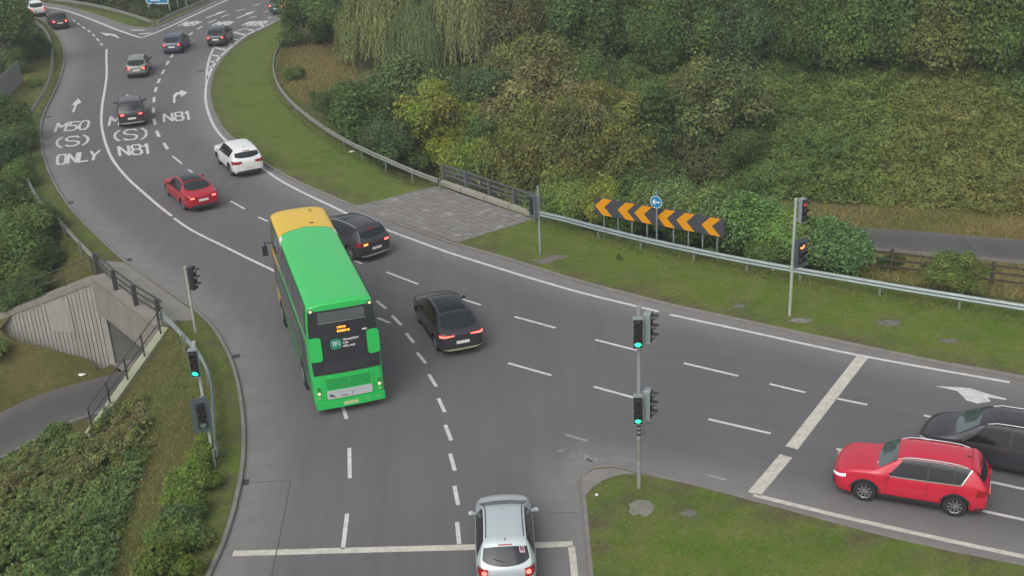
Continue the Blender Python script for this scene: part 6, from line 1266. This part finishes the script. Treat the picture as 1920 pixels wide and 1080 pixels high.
# --- grass: short blades on the mown verges, taller ones on the rough ground
def grass(name, px_list, dens, h, wd, cols, lab, seed, keep=None, world=None, spread=.9):
    rng = np.random.default_rng(seed); XX = []; YY = []
    for px in px_list:
        pg = px if world else wpoly(px); xs = [p[0] for p in pg]; ys = [p[1] for p in pg]; n = int((max(xs)-min(xs))*(max(ys)-min(ys))*dens); X = rng.uniform(min(xs), max(xs), n); Y = rng.uniform(min(ys), max(ys), n); k = inside(X, Y, pg); XX.append(X[k]); YY.append(Y[k])
    X = np.concatenate(XX); Y = np.concatenate(YY); dr = road_d(X, Y); k = dr > .13; k &= ~inside(X, Y, [P0, P1, P2, P3]); k &= ~inside(X, Y, fw); dpr, _, _ = seg_dist(X, Y, PRs); dpl, _, _ = seg_dist(X, Y, PL); k &= (dpr > 1.65) & (dpl > 1.9)
    for q in ([A, Aw], [B, Bw], [A, B]): k &= seg_dist(X, Y, q)[0] > .45
    wn = noise2(X, Y, 1.6)*.5+.5; k &= rng.random(len(X)) < np.clip(.25+.75*smooth01((dr-.1)/1.2)+.2*wn, 0, 1); X, Y = X[k], Y[k]; m = len(X); Zg = Hq(X, Y)
    a = rng.uniform(0, 6.28, m); ln = rng.normal(0, spread, (m, 2)); hh = h*rng.uniform(.5, 1.3, m); ww = wd*rng.uniform(.6, 1.3, m); d = np.stack([np.cos(a), np.sin(a), np.zeros(m)], 1)*ww[:, None]/2; b = np.stack([X, Y, Zg-.01], 1); tip = b+np.stack([ln[:, 0]*hh, ln[:, 1]*hh, hh], 1)
    V = np.stack([b-d, b+d, tip], 1).reshape(-1, 3); F = np.arange(3*m).reshape(-1, 3); me = raw_mesh(name, V, F, False); c = np.array(cols); pick = noise2(X, Y, 3.2)*.5+.5+rng.normal(0, .18, m); t = c[np.clip(pick*len(c), 0, len(c)-1).astype(int)]*rng.normal(1, .2, (m, 1)).clip(.5, 1.6)
    at = me.attributes.new('tint', 'FLOAT_COLOR', 'FACE'); at.data.foreach_set('color', np.c_[t, np.ones(m)].astype(np.float32).ravel()); return tag(link(name, me, M['blade']), lab, 'grass', kind='stuff')
GC = [(.085, .150, .028), (.100, .160, .030), (.122, .170, .038), (.155, .170, .055)]
isl = [(1096, 905), (1150, 880), (1205, 893), (1410, 942), (1478, 960), (1594, 992), (1688, 1016), (1930, 1066), (2060, 1100), (1106, 1100)]
grass('grass', [isl, mown_polys[0], mown_polys[1], mown_polys[2], mown_polys[3]], 240, .06, .024, GC, 'short mown grass on the verges and the near island', 21)
grass('grass', [[(540, 70), (660, 80), (680, 180), (640, 200), (560, 190), (520, 150), (518, 110)]], 90, .26, .035, [(.24, .19, .08), (.28, .215, .09), (.20, .185, .065)], 'dry straw-coloured grass in the clearing by the curved barrier', 22)
grass('grass', [[(1400, 500), (1620, 470), (2200, 530), (2200, 610), (1930, 565), (1700, 535), (1500, 500)], [(1400, 378), (1480, 388), (1700, 402), (2200, 450), (2200, 500), (1960, 475), (1640, 436), (1540, 430), (1430, 410)], [(1640, 395), (1700, 330), (1800, 260), (1960, 210), (1960, 445), (1700, 408)]], 110, .26, .032, [(.26, .21, .085), (.29, .225, .095), (.21, .195, .065), (.17, .185, .055)], 'long dry grass along the path and the bramble slope', 23)
grass('grass', [[(-30, 590), (0, 618), (212, 694), (190, 705), (60, 760), (-40, 800)], [(320, 620), (395, 850), (380, 900), (330, 940), (290, 1090), (165, 1090), (205, 960), (255, 860), (295, 800), (225, 745), (262, 690)], [(40, 130), (92, 120), (80, 165), (52, 200), (40, 225), (0, 215), (30, 170)], [(110, 430), (180, 495), (175, 520), (118, 535), (105, 500)], [(-60, 880), (130, 806), (280, 740), (300, 860), (258, 960), (215, 1110), (-60, 1110)]], 170, .15, .026, [(.15, .18, .045), (.18, .185, .06), (.20, .17, .07), (.13, .175, .045)], 'rough long grass on the banks around the underpass', 24)

def strip(line, a, b):
    o1, o2 = [], []
    for i, p in enumerate(line):
        d = (line[min(i+1, len(line)-1)]-line[max(i-1, 0)]); d.z = 0; d.normalize(); n = Vector((-d.y, d.x, 0)); o1.append((p+n*a).xy[:]); o2.append((p+n*b).xy[:])
    return o1+o2[::-1]
grass('grass', [strip(rail_r1, -.35, .7), strip(rail_r2, -.45, .8), strip(rail_l1, -.6, .35), strip(rail_l2, -.6, .35)], 110, .24, .028, [(.13, .175, .05), (.17, .185, .06), (.20, .18, .075), (.11, .165, .045)], 'uncut grass tufts along the feet of the barriers', 25, world=True)

# ------------------------------------------------------------------ thin damp air
hz = MB(); hz.box((0, 60, 8), (260, 330, 32)); ho = hz.build('haze', None); hm = bpy.data.materials.new('haze_air'); hm.use_nodes = True; hn_ = hm.node_tree; hn_.nodes.remove(hn_.nodes['Principled BSDF'])
pv = hn_.nodes.new('ShaderNodeVolumePrincipled'); pv.inputs['Color'].default_value = (.86, .90, .93, 1); pv.inputs['Density'].default_value = .0009; pv.inputs['Anisotropy'].default_value = .2; hn_.links.new(pv.outputs[0], hn_.nodes['Material Output'].inputs['Volume'])
ho.data.materials.append(hm); tag(ho, 'thin grey evening haze over the whole junction', 'haze', kind='stuff')
